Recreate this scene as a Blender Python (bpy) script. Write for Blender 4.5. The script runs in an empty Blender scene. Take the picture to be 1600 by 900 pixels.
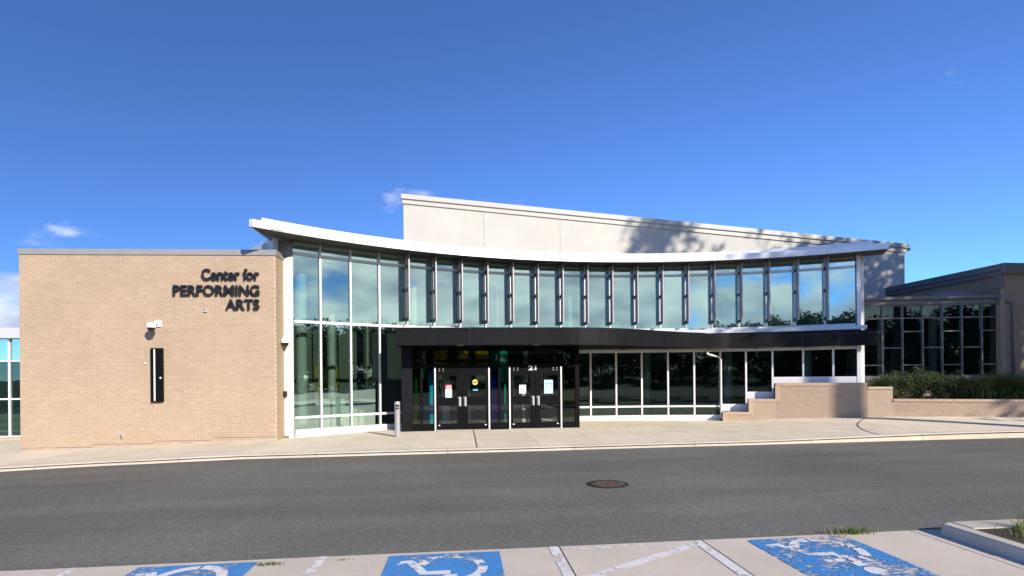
import bpy, bmesh, math, random
from mathutils import Vector, Matrix
random.seed(7)
R_ = math.radians
scene = bpy.context.scene
C = scene.collection

# ------------------------------------------------------------------ camera
TH = math.atan(0.092)          # the building grid is turned 5.3 degrees against the view axis
CT, ST = math.cos(TH), math.sin(TH)
F, HZ, ROLL, EYE = 850.0, 588.0, 0.009, 1.83
cam_d = bpy.data.cameras.new('camera'); cam = bpy.data.objects.new('camera', cam_d); C.objects.link(cam)
cam_d.sensor_width = 36.0; cam_d.lens = 36.0 * F / 1600.0
cam_d.shift_y = (HZ - 450.0) / 1600.0
cam_d.clip_start = 0.05; cam_d.clip_end = 3000
cam.matrix_world = Matrix.Translation((0, 0, EYE)) @ Matrix.Rotation(-TH, 4, 'Z') @ Matrix.Rotation(R_(90), 4, 'X') @ Matrix.Rotation(-ROLL, 4, 'Z')
scene.camera = cam
scene.render.resolution_x, scene.render.resolution_y = 1024, 576

# ------------------------------------------------------------------ sky, sun, exposure
SUN_EL = R_(25.5)
SUN_AZ = math.atan2(0.535, -0.843)       # azimuth of the sun, clockwise from +Y
sun_dir = Vector((math.sin(SUN_AZ) * math.cos(SUN_EL), math.cos(SUN_AZ) * math.cos(SUN_EL), math.sin(SUN_EL)))
world = bpy.data.worlds.new('World'); scene.world = world; world.use_nodes = True
wn, wl = world.node_tree.nodes, world.node_tree.links
wn.clear()
def wnode(t, **k):
    n = wn.new(t)
    for a, v in k.items(): setattr(n, a, v)
    return n
sky = wnode('ShaderNodeTexSky', sky_type='NISHITA', sun_disc=False)
sky.sun_elevation = SUN_EL; sky.sun_rotation = -SUN_AZ
sky.altitude = 3000; sky.air_density = 1.0; sky.dust_density = 0.1; sky.ozone_density = 10
hsv = wnode('ShaderNodeHueSaturation'); hsv.inputs['Saturation'].default_value = 0.985; hsv.inputs['Hue'].default_value = 0.502
hsv.inputs['Value'].default_value = 1.0
wl.new(sky.outputs[0], hsv.inputs['Color'])
tc = wnode('ShaderNodeTexCoord')
sep = wnode('ShaderNodeSeparateXYZ'); wl.new(tc.outputs['Generated'], sep.inputs[0])
mp = wnode('ShaderNodeMapping'); mp.inputs['Scale'].default_value = (1, 1, 2.6); mp.inputs['Location'].default_value = (4.3, 0.4, 0.1)
wl.new(tc.outputs['Generated'], mp.inputs[0])
nz = wnode('ShaderNodeTexNoise'); nz.inputs['Scale'].default_value = 5.0; nz.inputs['Detail'].default_value = 9; nz.inputs['Roughness'].default_value = 0.58
wl.new(mp.outputs[0], nz.inputs['Vector'])
def wmath(op, a, b=None, clamp=False):
    n = wnode('ShaderNodeMath', operation=op); n.use_clamp = clamp
    for i, v in enumerate((a, b)):
        if v is None: continue
        if isinstance(v, (int, float)): n.inputs[i].default_value = v
        else: wl.new(v, n.inputs[i])
    return n.outputs[0]
# cumulus: low in the unseen south, thickened for paler reflections and neutral fill, broken in the north-west, clear elsewhere
vd = wnode('ShaderNodeVectorMath', operation='DOT_PRODUCT'); wl.new(tc.outputs['Generated'], vd.inputs[0])
vd.inputs[1].default_value = (0.35, -0.937, 0.0)
def lobe(sgn, amp, pw=4.0):
    q = wmath('MAXIMUM', wmath('MULTIPLY', vd.outputs['Value'], sgn), 0.0)
    return wmath('MULTIPLY', wmath('POWER', q, pw), amp)
cover = wmath('ADD', lobe(1.0, 0.34, 2.0), lobe(-1.0, 0.085))
cover = wmath('ADD', cover, wmath('MULTIPLY', sep.outputs['Z'], -0.55))
dens = wmath('ADD', nz.outputs[0], cover)
mr = wnode('ShaderNodeMapRange', interpolation_type='SMOOTHSTEP'); mr.inputs['From Min'].default_value = 0.51; mr.inputs['From Max'].default_value = 0.70
mr.inputs['To Max'].default_value = 0.9
wl.new(dens, mr.inputs['Value'])
nz2 = wnode('ShaderNodeTexNoise'); nz2.inputs['Scale'].default_value = 7.0; nz2.inputs['Detail'].default_value = 6
wl.new(mp.outputs[0], nz2.inputs['Vector'])
ccol = wnode('ShaderNodeValToRGB'); ccol.color_ramp.elements[0].position = 0.36; ccol.color_ramp.elements[0].color = (0.42, 0.46, 0.56, 1)
ccol.color_ramp.elements[1].position = 0.62; ccol.color_ramp.elements[1].color = (0.95, 0.95, 0.98, 1)
wl.new(nz2.outputs[0], ccol.inputs[0])
cscale = wnode('ShaderNodeVectorMath', operation='SCALE'); wl.new(ccol.outputs[0], cscale.inputs[0]); cscale.inputs['Scale'].default_value = 6.3
mixc = wnode('ShaderNodeMixRGB'); wl.new(mr.outputs[0], mixc.inputs['Fac'])
wl.new(hsv.outputs[0], mixc.inputs['Color1']); wl.new(cscale.outputs[0], mixc.inputs['Color2'])
bg = wnode('ShaderNodeBackground'); bg.inputs['Strength'].default_value = 0.12
wl.new(mixc.outputs[0], bg.inputs['Color'])
wo = wnode('ShaderNodeOutputWorld'); wl.new(bg.outputs[0], wo.inputs['Surface'])
sl = bpy.data.lights.new('sun', 'SUN'); sl.energy = 4.0; sl.angle = R_(0.53); sl.color = (1.0, 0.90, 0.77)
so = bpy.data.objects.new('sun', sl); C.objects.link(so)
so.rotation_euler = sun_dir.to_track_quat('Z', 'Y').to_euler(); so.location = sun_dir * 60
scene.view_settings.view_transform = 'Standard'; scene.view_settings.look = 'None'
scene.view_settings.exposure = 0.82; scene.view_settings.gamma = 1.0
scene.render.engine = 'CYCLES'
scene.cycles.max_bounces = 14; scene.cycles.transparent_max_bounces = 24
scene.cycles.caustics_reflective = False; scene.cycles.caustics_refractive = False

# ------------------------------------------------------------------ measuring helpers (pixel of the photograph + a depth -> a place)
def un(px, py):
    x, y = px - 800.0, py - HZ
    return x - ROLL * y, y + ROLL * x
def at(px, py, Z):
    xr, yr = un(px, py); X = xr * Z / F
    return Vector((X * CT + Z * ST, -X * ST + Z * CT, EYE - yr * Z / F))
def on_t(px, py, t):
    xr, yr = un(px, py)
    return at(px, py, t / (CT - xr / F * ST))
def table(tab):
    def f(x):
        if x <= tab[0][0]: return tab[0][1]
        for (a, b), (c, d) in zip(tab, tab[1:]):
            if x <= c:
                k = (x - a) / (c - a); k = k * k * (3 - 2 * k) * 0.4 + k * 0.6
                return b + (d - b) * k
        return tab[-1][1]
    return f
G = table([(-60, -1.3), (-30, -0.85), (-20, -0.5), (-11.4, -0.22), (-8, -0.1), (-5, -0.02), (0, 0.01), (6, 0.05), (13, 0.09), (25, 0.15), (60, 0.3)])
KH = table([(-60, 0.1), (7, 0.1), (13.5, 0.18), (60, 0.18)])
B = table([(-60, -1.1), (-30, -0.7), (-16, -0.27), (-12.4, -0.2), (-9, -0.1), (-5.3, 0.03), (-2, 0.11), (3.8, 0.14), (8.5, 0.10), (9.5, 0.12), (12, 0.25), (14.6, 0.36), (18, 0.45), (30, 0.55)])
def walk_z(s, t):
    k = max(0.0, min(1.0, (t - 13.2) / (17.4 - 13.2)))
    a = G(s) + KH(s)
    return a + (B(s) - a) * k

# ------------------------------------------------------------------ materials
MATS = {}
def nodes_of(name):
    m = bpy.data.materials.new(name); m.use_nodes = True
    nt = m.node_tree; nt.nodes.clear(); MATS[name] = m
    return m, nt.nodes, nt.links
def lk(L, a, b): L.new(a, b)
def principled(name, col, rough=0.5, metal=0.0, noise=0.0, nscale=8.0, bump=0.0, bscale=60.0, big=0.0, bigscale=0.6, spec=0.5, coat=0.0):
    m, N, L = nodes_of(name)
    out = N.new('ShaderNodeOutputMaterial'); p = N.new('ShaderNodeBsdfPrincipled')
    L.new(p.outputs[0], out.inputs[0])
    p.inputs['Roughness'].default_value = rough; p.inputs['Metallic'].default_value = metal
    p.inputs['Specular IOR Level'].default_value = spec; p.inputs['Coat Weight'].default_value = coat
    geo = N.new('ShaderNodeNewGeometry')
    src = None
    if noise or big:
        fac = None
        for amp, sc, det in ((noise, nscale, 6), (big, bigscale, 4)):
            if not amp: continue
            n = N.new('ShaderNodeTexNoise'); n.inputs['Scale'].default_value = sc; n.inputs['Detail'].default_value = det
            L.new(geo.outputs['Position'], n.inputs['Vector'])
            mr = N.new('ShaderNodeMapRange'); mr.inputs['From Min'].default_value = 0.3; mr.inputs['From Max'].default_value = 0.7
            mr.inputs['To Min'].default_value = 1 - amp; mr.inputs['To Max'].default_value = 1 + amp; mr.clamp = False
            L.new(n.outputs[0], mr.inputs['Value'])
            if fac is None: fac = mr.outputs[0]
            else:
                mm = N.new('ShaderNodeMath'); mm.operation = 'MULTIPLY'; L.new(fac, mm.inputs[0]); L.new(mr.outputs[0], mm.inputs[1]); fac = mm.outputs[0]
        v = N.new('ShaderNodeVectorMath'); v.operation = 'SCALE'; v.inputs[0].default_value = col[:3]; L.new(fac, v.inputs['Scale'])
        L.new(v.outputs[0], p.inputs['Base Color'])
    else:
        p.inputs['Base Color'].default_value = (*col[:3], 1)
    if bump:
        n = N.new('ShaderNodeTexNoise'); n.inputs['Scale'].default_value = bscale; n.inputs['Detail'].default_value = 5
        L.new(geo.outputs['Position'], n.inputs['Vector'])
        b = N.new('ShaderNodeBump'); b.inputs['Strength'].default_value = bump; b.inputs['Distance'].default_value = 0.01
        L.new(n.outputs[0], b.inputs['Height']); L.new(b.outputs[0], p.inputs['Normal'])
    return m
def glass(name, tint, refl, rtint=(1, 1, 1)):
    m, N, L = nodes_of(name)
    out = N.new('ShaderNodeOutputMaterial'); mix = N.new('ShaderNodeMixShader')
    tr = N.new('ShaderNodeBsdfTransparent'); tr.inputs[0].default_value = (*tint, 1)
    gl = N.new('ShaderNodeBsdfGlossy'); gl.inputs['Roughness'].default_value = 0.0; gl.inputs['Color'].default_value = (*rtint, 1)
    fr = N.new('ShaderNodeFresnel'); fr.inputs[0].default_value = 1.5
    ad = N.new('ShaderNodeMath'); ad.operation = 'ADD'; ad.use_clamp = True; ad.inputs[1].default_value = refl
    # slight waviness of float glass
    geo = N.new('ShaderNodeNewGeometry'); n = N.new('ShaderNodeTexNoise'); n.inputs['Scale'].default_value = 0.9; n.inputs['Detail'].default_value = 1
    L.new(geo.outputs['Position'], n.inputs['Vector'])
    b = N.new('ShaderNodeBump'); b.inputs['Strength'].default_value = 0.06; b.inputs['Distance'].default_value = 0.05
    L.new(n.outputs[0], b.inputs['Height']); L.new(b.outputs[0], gl.inputs['Normal'])
    L.new(fr.outputs[0], ad.inputs[0]); L.new(ad.outputs[0], mix.inputs[0])
    L.new(tr.outputs[0], mix.inputs[1]); L.new(gl.outputs[0], mix.inputs[2]); L.new(mix.outputs[0], out.inputs[0])
    return m
def brick_mat(name, cols, rough=0.85):
    m, N, L = nodes_of(name)
    out = N.new('ShaderNodeOutputMaterial'); p = N.new('ShaderNodeBsdfPrincipled'); L.new(p.outputs[0], out.inputs[0])
    p.inputs['Roughness'].default_value = rough; p.inputs['Specular IOR Level'].default_value = 0.25
    at_ = N.new('ShaderNodeAttribute'); at_.attribute_name = 'shade'
    oi = N.new('ShaderNodeObjectInfo')
    ad = N.new('ShaderNodeMath'); ad.operation = 'ADD'; L.new(at_.outputs['Fac'], ad.inputs[0]); L.new(oi.outputs['Random'], ad.inputs[1])
    fr = N.new('ShaderNodeMath'); fr.operation = 'FRACT'; L.new(ad.outputs[0], fr.inputs[0])
    cr = N.new('ShaderNodeValToRGB'); cr.color_ramp.elements[0].color = (*cols[0], 1); cr.color_ramp.elements[1].color = (*cols[-1], 1)
    for i, c in enumerate(cols[1:-1]):
        e = cr.color_ramp.elements.new((i + 1) / (len(cols) - 1)); e.color = (*c, 1)
    L.new(fr.outputs[0], cr.inputs[0])
    geo = N.new('ShaderNodeNewGeometry'); n = N.new('ShaderNodeTexNoise'); n.inputs['Scale'].default_value = 35; n.inputs['Detail'].default_value = 4
    n2 = N.new('ShaderNodeTexNoise'); n2.inputs['Scale'].default_value = 0.55; n2.inputs['Detail'].default_value = 5
    L.new(geo.outputs['Position'], n.inputs['Vector']); L.new(geo.outputs['Position'], n2.inputs['Vector'])
    sm = N.new('ShaderNodeMath'); sm.operation = 'ADD'; L.new(n.outputs[0], sm.inputs[0]); L.new(n2.outputs[0], sm.inputs[1])
    mr = N.new('ShaderNodeMapRange'); mr.inputs['From Min'].default_value = 0.6; mr.inputs['From Max'].default_value = 1.4
    mr.inputs['To Min'].default_value = 0.86; mr.inputs['To Max'].default_value = 1.14; L.new(sm.outputs[0], mr.inputs['Value'])
    v = N.new('ShaderNodeVectorMath'); v.operation = 'SCALE'; L.new(cr.outputs[0], v.inputs[0]); L.new(mr.outputs[0], v.inputs['Scale'])
    L.new(v.outputs[0], p.inputs['Base Color'])
    b = N.new('ShaderNodeBump'); b.inputs['Strength'].default_value = 0.25; b.inputs['Distance'].default_value = 0.004
    L.new(n.outputs[0], b.inputs['Height']); L.new(b.outputs[0], p.inputs['Normal'])
    return m
def worn_paint(name, col, wear, scale, rough=0.6, stretch=(1, 1, 1)):
    """paint that has flaked away in patches (bare concrete shows through)"""
    m, N, L = nodes_of(name)
    out = N.new('ShaderNodeOutputMaterial'); p = N.new('ShaderNodeBsdfPrincipled'); tr = N.new('ShaderNodeBsdfTransparent'); mix = N.new('ShaderNodeMixShader')
    p.inputs['Roughness'].default_value = rough
    geo = N.new('ShaderNodeNewGeometry'); mp = N.new('ShaderNodeMapping'); mp.inputs['Scale'].default_value = stretch; L.new(geo.outputs['Position'], mp.inputs[0])
    n = N.new('ShaderNodeTexNoise'); n.inputs['Scale'].default_value = scale; n.inputs['Detail'].default_value = 9; n.inputs['Roughness'].default_value = 0.72
    n2 = N.new('ShaderNodeTexNoise'); n2.inputs['Scale'].default_value = 1.7; n2.inputs['Detail'].default_value = 2
    L.new(mp.outputs[0], n.inputs['Vector']); L.new(geo.outputs['Position'], n2.inputs['Vector'])
    a = N.new('ShaderNodeMath'); a.operation = 'MULTIPLY_ADD'; a.inputs[1].default_value = 0.55; L.new(n2.outputs[0], a.inputs[0]); L.new(n.outputs[0], a.inputs[2])
    mr = N.new('ShaderNodeMapRange'); mr.inputs['From Min'].default_value = wear; mr.inputs['From Max'].default_value = wear + 0.02; L.new(a.outputs[0], mr.inputs['Value'])
    L.new(mr.outputs[0], mix.inputs[0])
    n3 = N.new('ShaderNodeTexNoise'); n3.inputs['Scale'].default_value = 14; L.new(geo.outputs['Position'], n3.inputs['Vector'])
    m3 = N.new('ShaderNodeMapRange'); m3.inputs['To Min'].default_value = 0.8; m3.inputs['To Max'].default_value = 1.15; L.new(n3.outputs[0], m3.inputs['Value'])
    v = N.new('ShaderNodeVectorMath'); v.operation = 'SCALE'; v.inputs[0].default_value = col; L.new(m3.outputs[0], v.inputs['Scale']); L.new(v.outputs[0], p.inputs['Base Color'])
    L.new(p.outputs[0], mix.inputs[1]); L.new(tr.outputs[0], mix.inputs[2]); L.new(mix.outputs[0], out.inputs[0])
    return m
def foliage(name, c1, c2, trans=0.25):
    m, N, L = nodes_of(name)
    out = N.new('ShaderNodeOutputMaterial'); p = N.new('ShaderNodeBsdfPrincipled'); t = N.new('ShaderNodeBsdfTranslucent'); mix = N.new('ShaderNodeMixShader')
    p.inputs['Roughness'].default_value = 0.55; p.inputs['Specular IOR Level'].default_value = 0.3
    geo = N.new('ShaderNodeNewGeometry')
    cr = N.new('ShaderNodeValToRGB'); cr.color_ramp.elements[0].color = (*c1, 1); cr.color_ramp.elements[1].color = (*c2, 1)
    L.new(geo.outputs['Random Per Island'], cr.inputs[0]); L.new(cr.outputs[0], p.inputs['Base Color']); L.new(cr.outputs[0], t.inputs[0])
    mix.inputs[0].default_value = trans; L.new(p.outputs[0], mix.inputs[1]); L.new(t.outputs[0], mix.inputs[2]); L.new(mix.outputs[0], out.inputs[0])
    return m
def asphalt_mat():
    m, N, L = nodes_of('asphalt')
    out = N.new('ShaderNodeOutputMaterial'); p = N.new('ShaderNodeBsdfPrincipled'); L.new(p.outputs[0], out.inputs[0])
    p.inputs['Roughness'].default_value = 0.8; p.inputs['Specular IOR Level'].default_value = 0.35
    geo = N.new('ShaderNodeNewGeometry')
    def nz(sc, det, stretch=None, rough=0.5):
        n = N.new('ShaderNodeTexNoise'); n.inputs['Scale'].default_value = sc; n.inputs['Detail'].default_value = det; n.inputs['Roughness'].default_value = rough
        if stretch:
            mp = N.new('ShaderNodeMapping'); mp.inputs['Scale'].default_value = stretch; L.new(geo.outputs['Position'], mp.inputs[0]); L.new(mp.outputs[0], n.inputs['Vector'])
        else: L.new(geo.outputs['Position'], n.inputs['Vector'])
        return n
    def rng(n, a, b, lo, hi):
        r = N.new('ShaderNodeMapRange'); r.inputs['From Min'].default_value = a; r.inputs['From Max'].default_value = b
        r.inputs['To Min'].default_value = lo; r.inputs['To Max'].default_value = hi; L.new(n.outputs[0], r.inputs['Value']); return r.outputs[0]
    def mul(a, b):
        q = N.new('ShaderNodeMath'); q.operation = 'MULTIPLY'; L.new(a, q.inputs[0]); L.new(b, q.inputs[1]); return q.outputs[0]
    vor = N.new('ShaderNodeTexVoronoi'); vor.inputs['Scale'].default_value = 70; L.new(geo.outputs['Position'], vor.inputs['Vector'])
    sepc = N.new('ShaderNodeSeparateColor'); L.new(vor.outputs['Color'], sepc.inputs[0])
    st = N.new('ShaderNodeMapRange'); st.inputs['From Min'].default_value = 0.0; st.inputs['From Max'].default_value = 1.0; st.inputs['To Min'].default_value = 0.72; st.inputs['To Max'].default_value = 1.32
    L.new(sepc.outputs[0], st.inputs['Value'])
    f = mul(st.outputs[0], rng(nz(0.35, 5), 0.3, 0.7, 0.86, 1.16))
    f = mul(f, rng(nz(1.0, 6, (0.10, 1.1, 1.0)), 0.3, 0.7, 0.82, 1.16))     # wheel-path streaks along the drive
    f = mul(f, rng(nz(9, 6, None, 0.7), 0.3, 0.7, 0.88, 1.12))
    v = N.new('ShaderNodeVectorMath'); v.operation = 'SCALE'; v.inputs[0].default_value = (0.138, 0.136, 0.116); L.new(f, v.inputs['Scale']); L.new(v.outputs[0], p.inputs['Base Color'])
    b = N.new('ShaderNodeBump'); b.inputs['Strength'].default_value = 0.5; b.inputs['Distance'].default_value = 0.006; L.new(vor.outputs['Distance'], b.inputs['Height']); L.new(b.outputs[0], p.inputs['Normal'])
    return m
def concrete_mat(name, col, stain=(0.42, 0.30, 0.18), sfac=0.4, streak=True):
    m, N, L = nodes_of(name)
    out = N.new('ShaderNodeOutputMaterial'); p = N.new('ShaderNodeBsdfPrincipled'); L.new(p.outputs[0], out.inputs[0])
    p.inputs['Roughness'].default_value = 0.8; p.inputs['Specular IOR Level'].default_value = 0.3
    geo = N.new('ShaderNodeNewGeometry'); oi = N.new('ShaderNodeObjectInfo')
    def nz(sc, det, rough=0.55):
        n = N.new('ShaderNodeTexNoise'); n.inputs['Scale'].default_value = sc; n.inputs['Detail'].default_value = det; n.inputs['Roughness'].default_value = rough
        L.new(geo.outputs['Position'], n.inputs['Vector']); return n
    def rng(o, a, b, lo, hi):
        r = N.new('ShaderNodeMapRange'); r.inputs['From Min'].default_value = a; r.inputs['From Max'].default_value = b
        r.inputs['To Min'].default_value = lo; r.inputs['To Max'].default_value = hi; L.new(o, r.inputs['Value']); return r.outputs[0]
    def mul(a, b):
        q = N.new('ShaderNodeMath'); q.operation = 'MULTIPLY'; L.new(a, q.inputs[0]); L.new(b, q.inputs[1]); return q.outputs[0]
    f = mul(rng(nz(60, 4).outputs[0], 0.3, 0.7, 0.93, 1.07), rng(nz(1.1, 7, 0.65).outputs[0], 0.3, 0.7, 0.9, 1.09))
    f = mul(f, rng(oi.outputs['Random'], 0, 1, 0.95, 1.05))
    v = N.new('ShaderNodeVectorMath'); v.operation = 'SCALE'; v.inputs[0].default_value = col; L.new(f, v.inputs['Scale'])
    mx = N.new('ShaderNodeMixRGB'); mx.blend_type = 'MIX'; mx.inputs['Color2'].default_value = (*stain, 1)
    L.new(v.outputs[0], mx.inputs['Color1']); L.new(rng(nz(0.8, 8, 0.7).outputs[0], 0.52, 0.78, 0, sfac), mx.inputs['Fac'])
    L.new(mx.outputs[0], p.inputs['Base Color'])
    b = N.new('ShaderNodeBump'); b.inputs['Strength'].default_value = 0.2; b.inputs['Distance'].default_value = 0.004; L.new(nz(120, 4).outputs[0], b.inputs['Height']); L.new(b.outputs[0], p.inputs['Normal'])
    return m

asphalt_mat()
concrete_mat('concrete', (0.71, 0.632, 0.48))
concrete_mat('concrete_parking', (0.56, 0.495, 0.41), sfac=0.18)
concrete_mat('kerb_concrete', (0.52, 0.465, 0.385), sfac=0.15)
brick_mat('brick_tan', [(0.36, 0.278, 0.203), (0.40, 0.306, 0.22), (0.375, 0.283, 0.203), (0.42, 0.327, 0.24)])
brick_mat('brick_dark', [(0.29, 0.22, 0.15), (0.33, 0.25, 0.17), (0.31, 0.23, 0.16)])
principled('mortar', (0.56, 0.455, 0.345), 0.9, noise=0.06, nscale=5)
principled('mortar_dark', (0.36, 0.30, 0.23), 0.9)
principled('precast', (0.43, 0.33, 0.235), 0.75, noise=0.05, nscale=6, big=0.05)
principled('coping', (0.27, 0.27, 0.27), 0.45, 0.1, noise=0.04, nscale=2)
principled('coping_dark', (0.15, 0.155, 0.165), 0.4, 0.3)
principled('white_alu', (0.74, 0.75, 0.76), 0.33, 0.15, noise=0.03, nscale=3)
principled('eave_white', (0.73, 0.735, 0.74), 0.28, 0.25, noise=0.03, nscale=2)
principled('link_frame', (0.15, 0.155, 0.165), 0.4, 0.3)
principled('soffit', (0.055, 0.052, 0.046), 0.6)
principled('fin_metal', (0.36, 0.31, 0.32), 0.45, 0.3)
principled('black_metal', (0.006, 0.0062, 0.007), 0.6, 0.0, noise=0.15, nscale=1.2, spec=0.05)
principled('black_panel', (0.010, 0.0105, 0.012), 0.42, 0.0, noise=0.2, nscale=0.9, spec=0.09)
principled('panel_edge', (0.36, 0.36, 0.37), 0.4, 0.3)
principled('joint_dark', (0.03, 0.026, 0.02), 0.95)
principled('auditorium_panel', (0.465, 0.462, 0.428), 0.8, noise=0.03, nscale=2, big=0.04, bump=0.15, bscale=50)
principled('auditorium_trim', (0.455, 0.45, 0.415), 0.55)
principled('grey_panel', (0.55, 0.56, 0.57), 0.45, 0.2)
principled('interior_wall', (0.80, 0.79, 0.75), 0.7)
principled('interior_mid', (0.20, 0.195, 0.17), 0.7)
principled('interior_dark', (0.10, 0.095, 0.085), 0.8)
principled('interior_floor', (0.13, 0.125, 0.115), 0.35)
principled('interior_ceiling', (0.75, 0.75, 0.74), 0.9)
principled('column_white', (0.78, 0.77, 0.74), 0.5)
principled('yellow_wood', (0.50, 0.30, 0.08), 0.5)
principled('steel', (0.55, 0.55, 0.56), 0.3, 0.8)
principled('bollard_silver', (0.40, 0.41, 0.44), 0.35, 0.4)
principled('plastic_white', (0.78, 0.78, 0.77), 0.4)
principled('plastic_grey', (0.42, 0.43, 0.44), 0.5)
principled('black_gloss', (0.012, 0.012, 0.013), 0.15)
principled('letter_black', (0.012, 0.012, 0.013), 0.35)
principled('white_print', (0.82, 0.82, 0.82), 0.6)
principled('red_print', (0.55, 0.05, 0.07), 0.6)
principled('paper_pale', (0.55, 0.72, 0.72), 0.7)
principled('paper_blue', (0.40, 0.68, 0.80), 0.7)
principled('blue_print', (0.06, 0.28, 0.62), 0.6)
principled('grey_print', (0.12, 0.13, 0.14), 0.6)
principled('sticker_yellow', (0.62, 0.60, 0.04), 0.5)
principled('lens_white', (0.85, 0.86, 0.88), 0.25)
principled('rust_iron', (0.12, 0.072, 0.055), 0.75, 0.3, noise=0.35, nscale=18)
principled('dark_iron', (0.022, 0.020, 0.019), 0.7, 0.3)
principled('blue_box', (0.06, 0.12, 0.22), 0.5)
principled('soil', (0.06, 0.045, 0.03), 0.95, noise=0.2)
principled('bark', (0.10, 0.075, 0.055), 0.9, noise=0.25, nscale=6)
principled('grass_ground', (0.055, 0.085, 0.025), 0.95, noise=0.3, nscale=3, big=0.3, bigscale=0.08)
principled('roof_membrane', (0.5, 0.5, 0.48), 0.8)
glass('glass_clear', (0.84, 0.96, 0.91), 0.35, (0.80, 1.0, 0.91))
glass('glass_lower', (0.55, 0.65, 0.61), 0.03, (0.72, 0.95, 0.88))
glass('glass_door', (0.80, 0.87, 0.83), 0.02)
glass('glass_dark', (0.30, 0.36, 0.34), 0.04)
glass('glass_yellow', (0.36, 0.30, 0.03), 0.03)
glass('glass_green', (0.10, 0.55, 0.15), 0.03)
glass('glass_cyan', (0.10, 0.62, 0.78), 0.03)
glass('glass_teal', (0.10, 0.5, 0.45), 0.03)
glass('glass_blue', (0.08, 0.10, 0.55), 0.03)
foliage('leaf_tree', (0.018, 0.036, 0.010), (0.05, 0.08, 0.024), 0.10)
foliage('leaf_shrub', (0.035, 0.06, 0.018), (0.10, 0.13, 0.04))
foliage('leaf_grassy', (0.03, 0.055, 0.014), (0.07, 0.10, 0.03))
foliage('blade_green', (0.06, 0.11, 0.02), (0.17, 0.22, 0.05))
foliage('blade_dry', (0.30, 0.27, 0.12), (0.42, 0.38, 0.2))
worn_paint('paint_blue', (0.055, 0.24, 0.56), 0.88, 20, stretch=(0.6, 1.5, 1))
worn_paint('paint_blue_worn', (0.055, 0.24, 0.56), 0.80, 20, stretch=(0.6, 1.5, 1))
worn_paint('paint_white', (0.70, 0.70, 0.69), 0.83, 9)
worn_paint('paint_white_worn', (0.72, 0.72, 0.71), 0.74, 8)
def M(n): return MATS[n]

# ------------------------------------------------------------------ object helpers
def link(o, parent=None):
    C.objects.link(o)
    if parent is not None: o.parent = parent
    return o
def wloc(p):
    v = Vector((0, 0, 0))
    while p is not None: v += p.location; p = p.parent
    return v
def mesh(name, V, Fc, mat, parent=None, smooth=False, origin=None):
    """one mesh object; V in world coordinates, its origin put at the middle of its foot"""
    if origin is None:
        xs = [v[0] for v in V]; ys = [v[1] for v in V]; zs = [v[2] for v in V]
        origin = Vector(((min(xs) + max(xs)) / 2, (min(ys) + max(ys)) / 2, min(zs)))
    me = bpy.data.meshes.new(name); me.from_pydata([tuple(Vector(v) - origin) for v in V], [], Fc); me.update()
    if isinstance(mat, str): me.materials.append(M(mat))
    if smooth:
        for p in me.polygons: p.use_smooth = True
    o = bpy.data.objects.new(name, me); link(o, parent); o.location = origin - wloc(parent)
    return o
def thing(name, label, cat, loc, group=None):
    o = bpy.data.objects.new(name, None); o.empty_display_size = 0.2; link(o); o.location = loc
    o['label'] = label; o['category'] = cat
    if group: o['group'] = group
    return o
def tag(o, label, cat, group=None):
    o['label'] = label; o['category'] = cat
    if group: o['group'] = group
    return o
def structure(name, loc=(0, 0, 0)):
    o = bpy.data.objects.new(name, None); link(o); o.location = loc; o['kind'] = 'structure'; return o
BOXF = [(0, 3, 2, 1), (4, 5, 6, 7), (0, 1, 5, 4), (1, 2, 6, 5), (2, 3, 7, 6), (3, 0, 4, 7)]
def hexa(P, off=0):
    """8 corners: 4 of the bottom anticlockwise, 4 of the top"""
    return list(P), [tuple(i + off for i in f) for f in BOXF]
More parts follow.
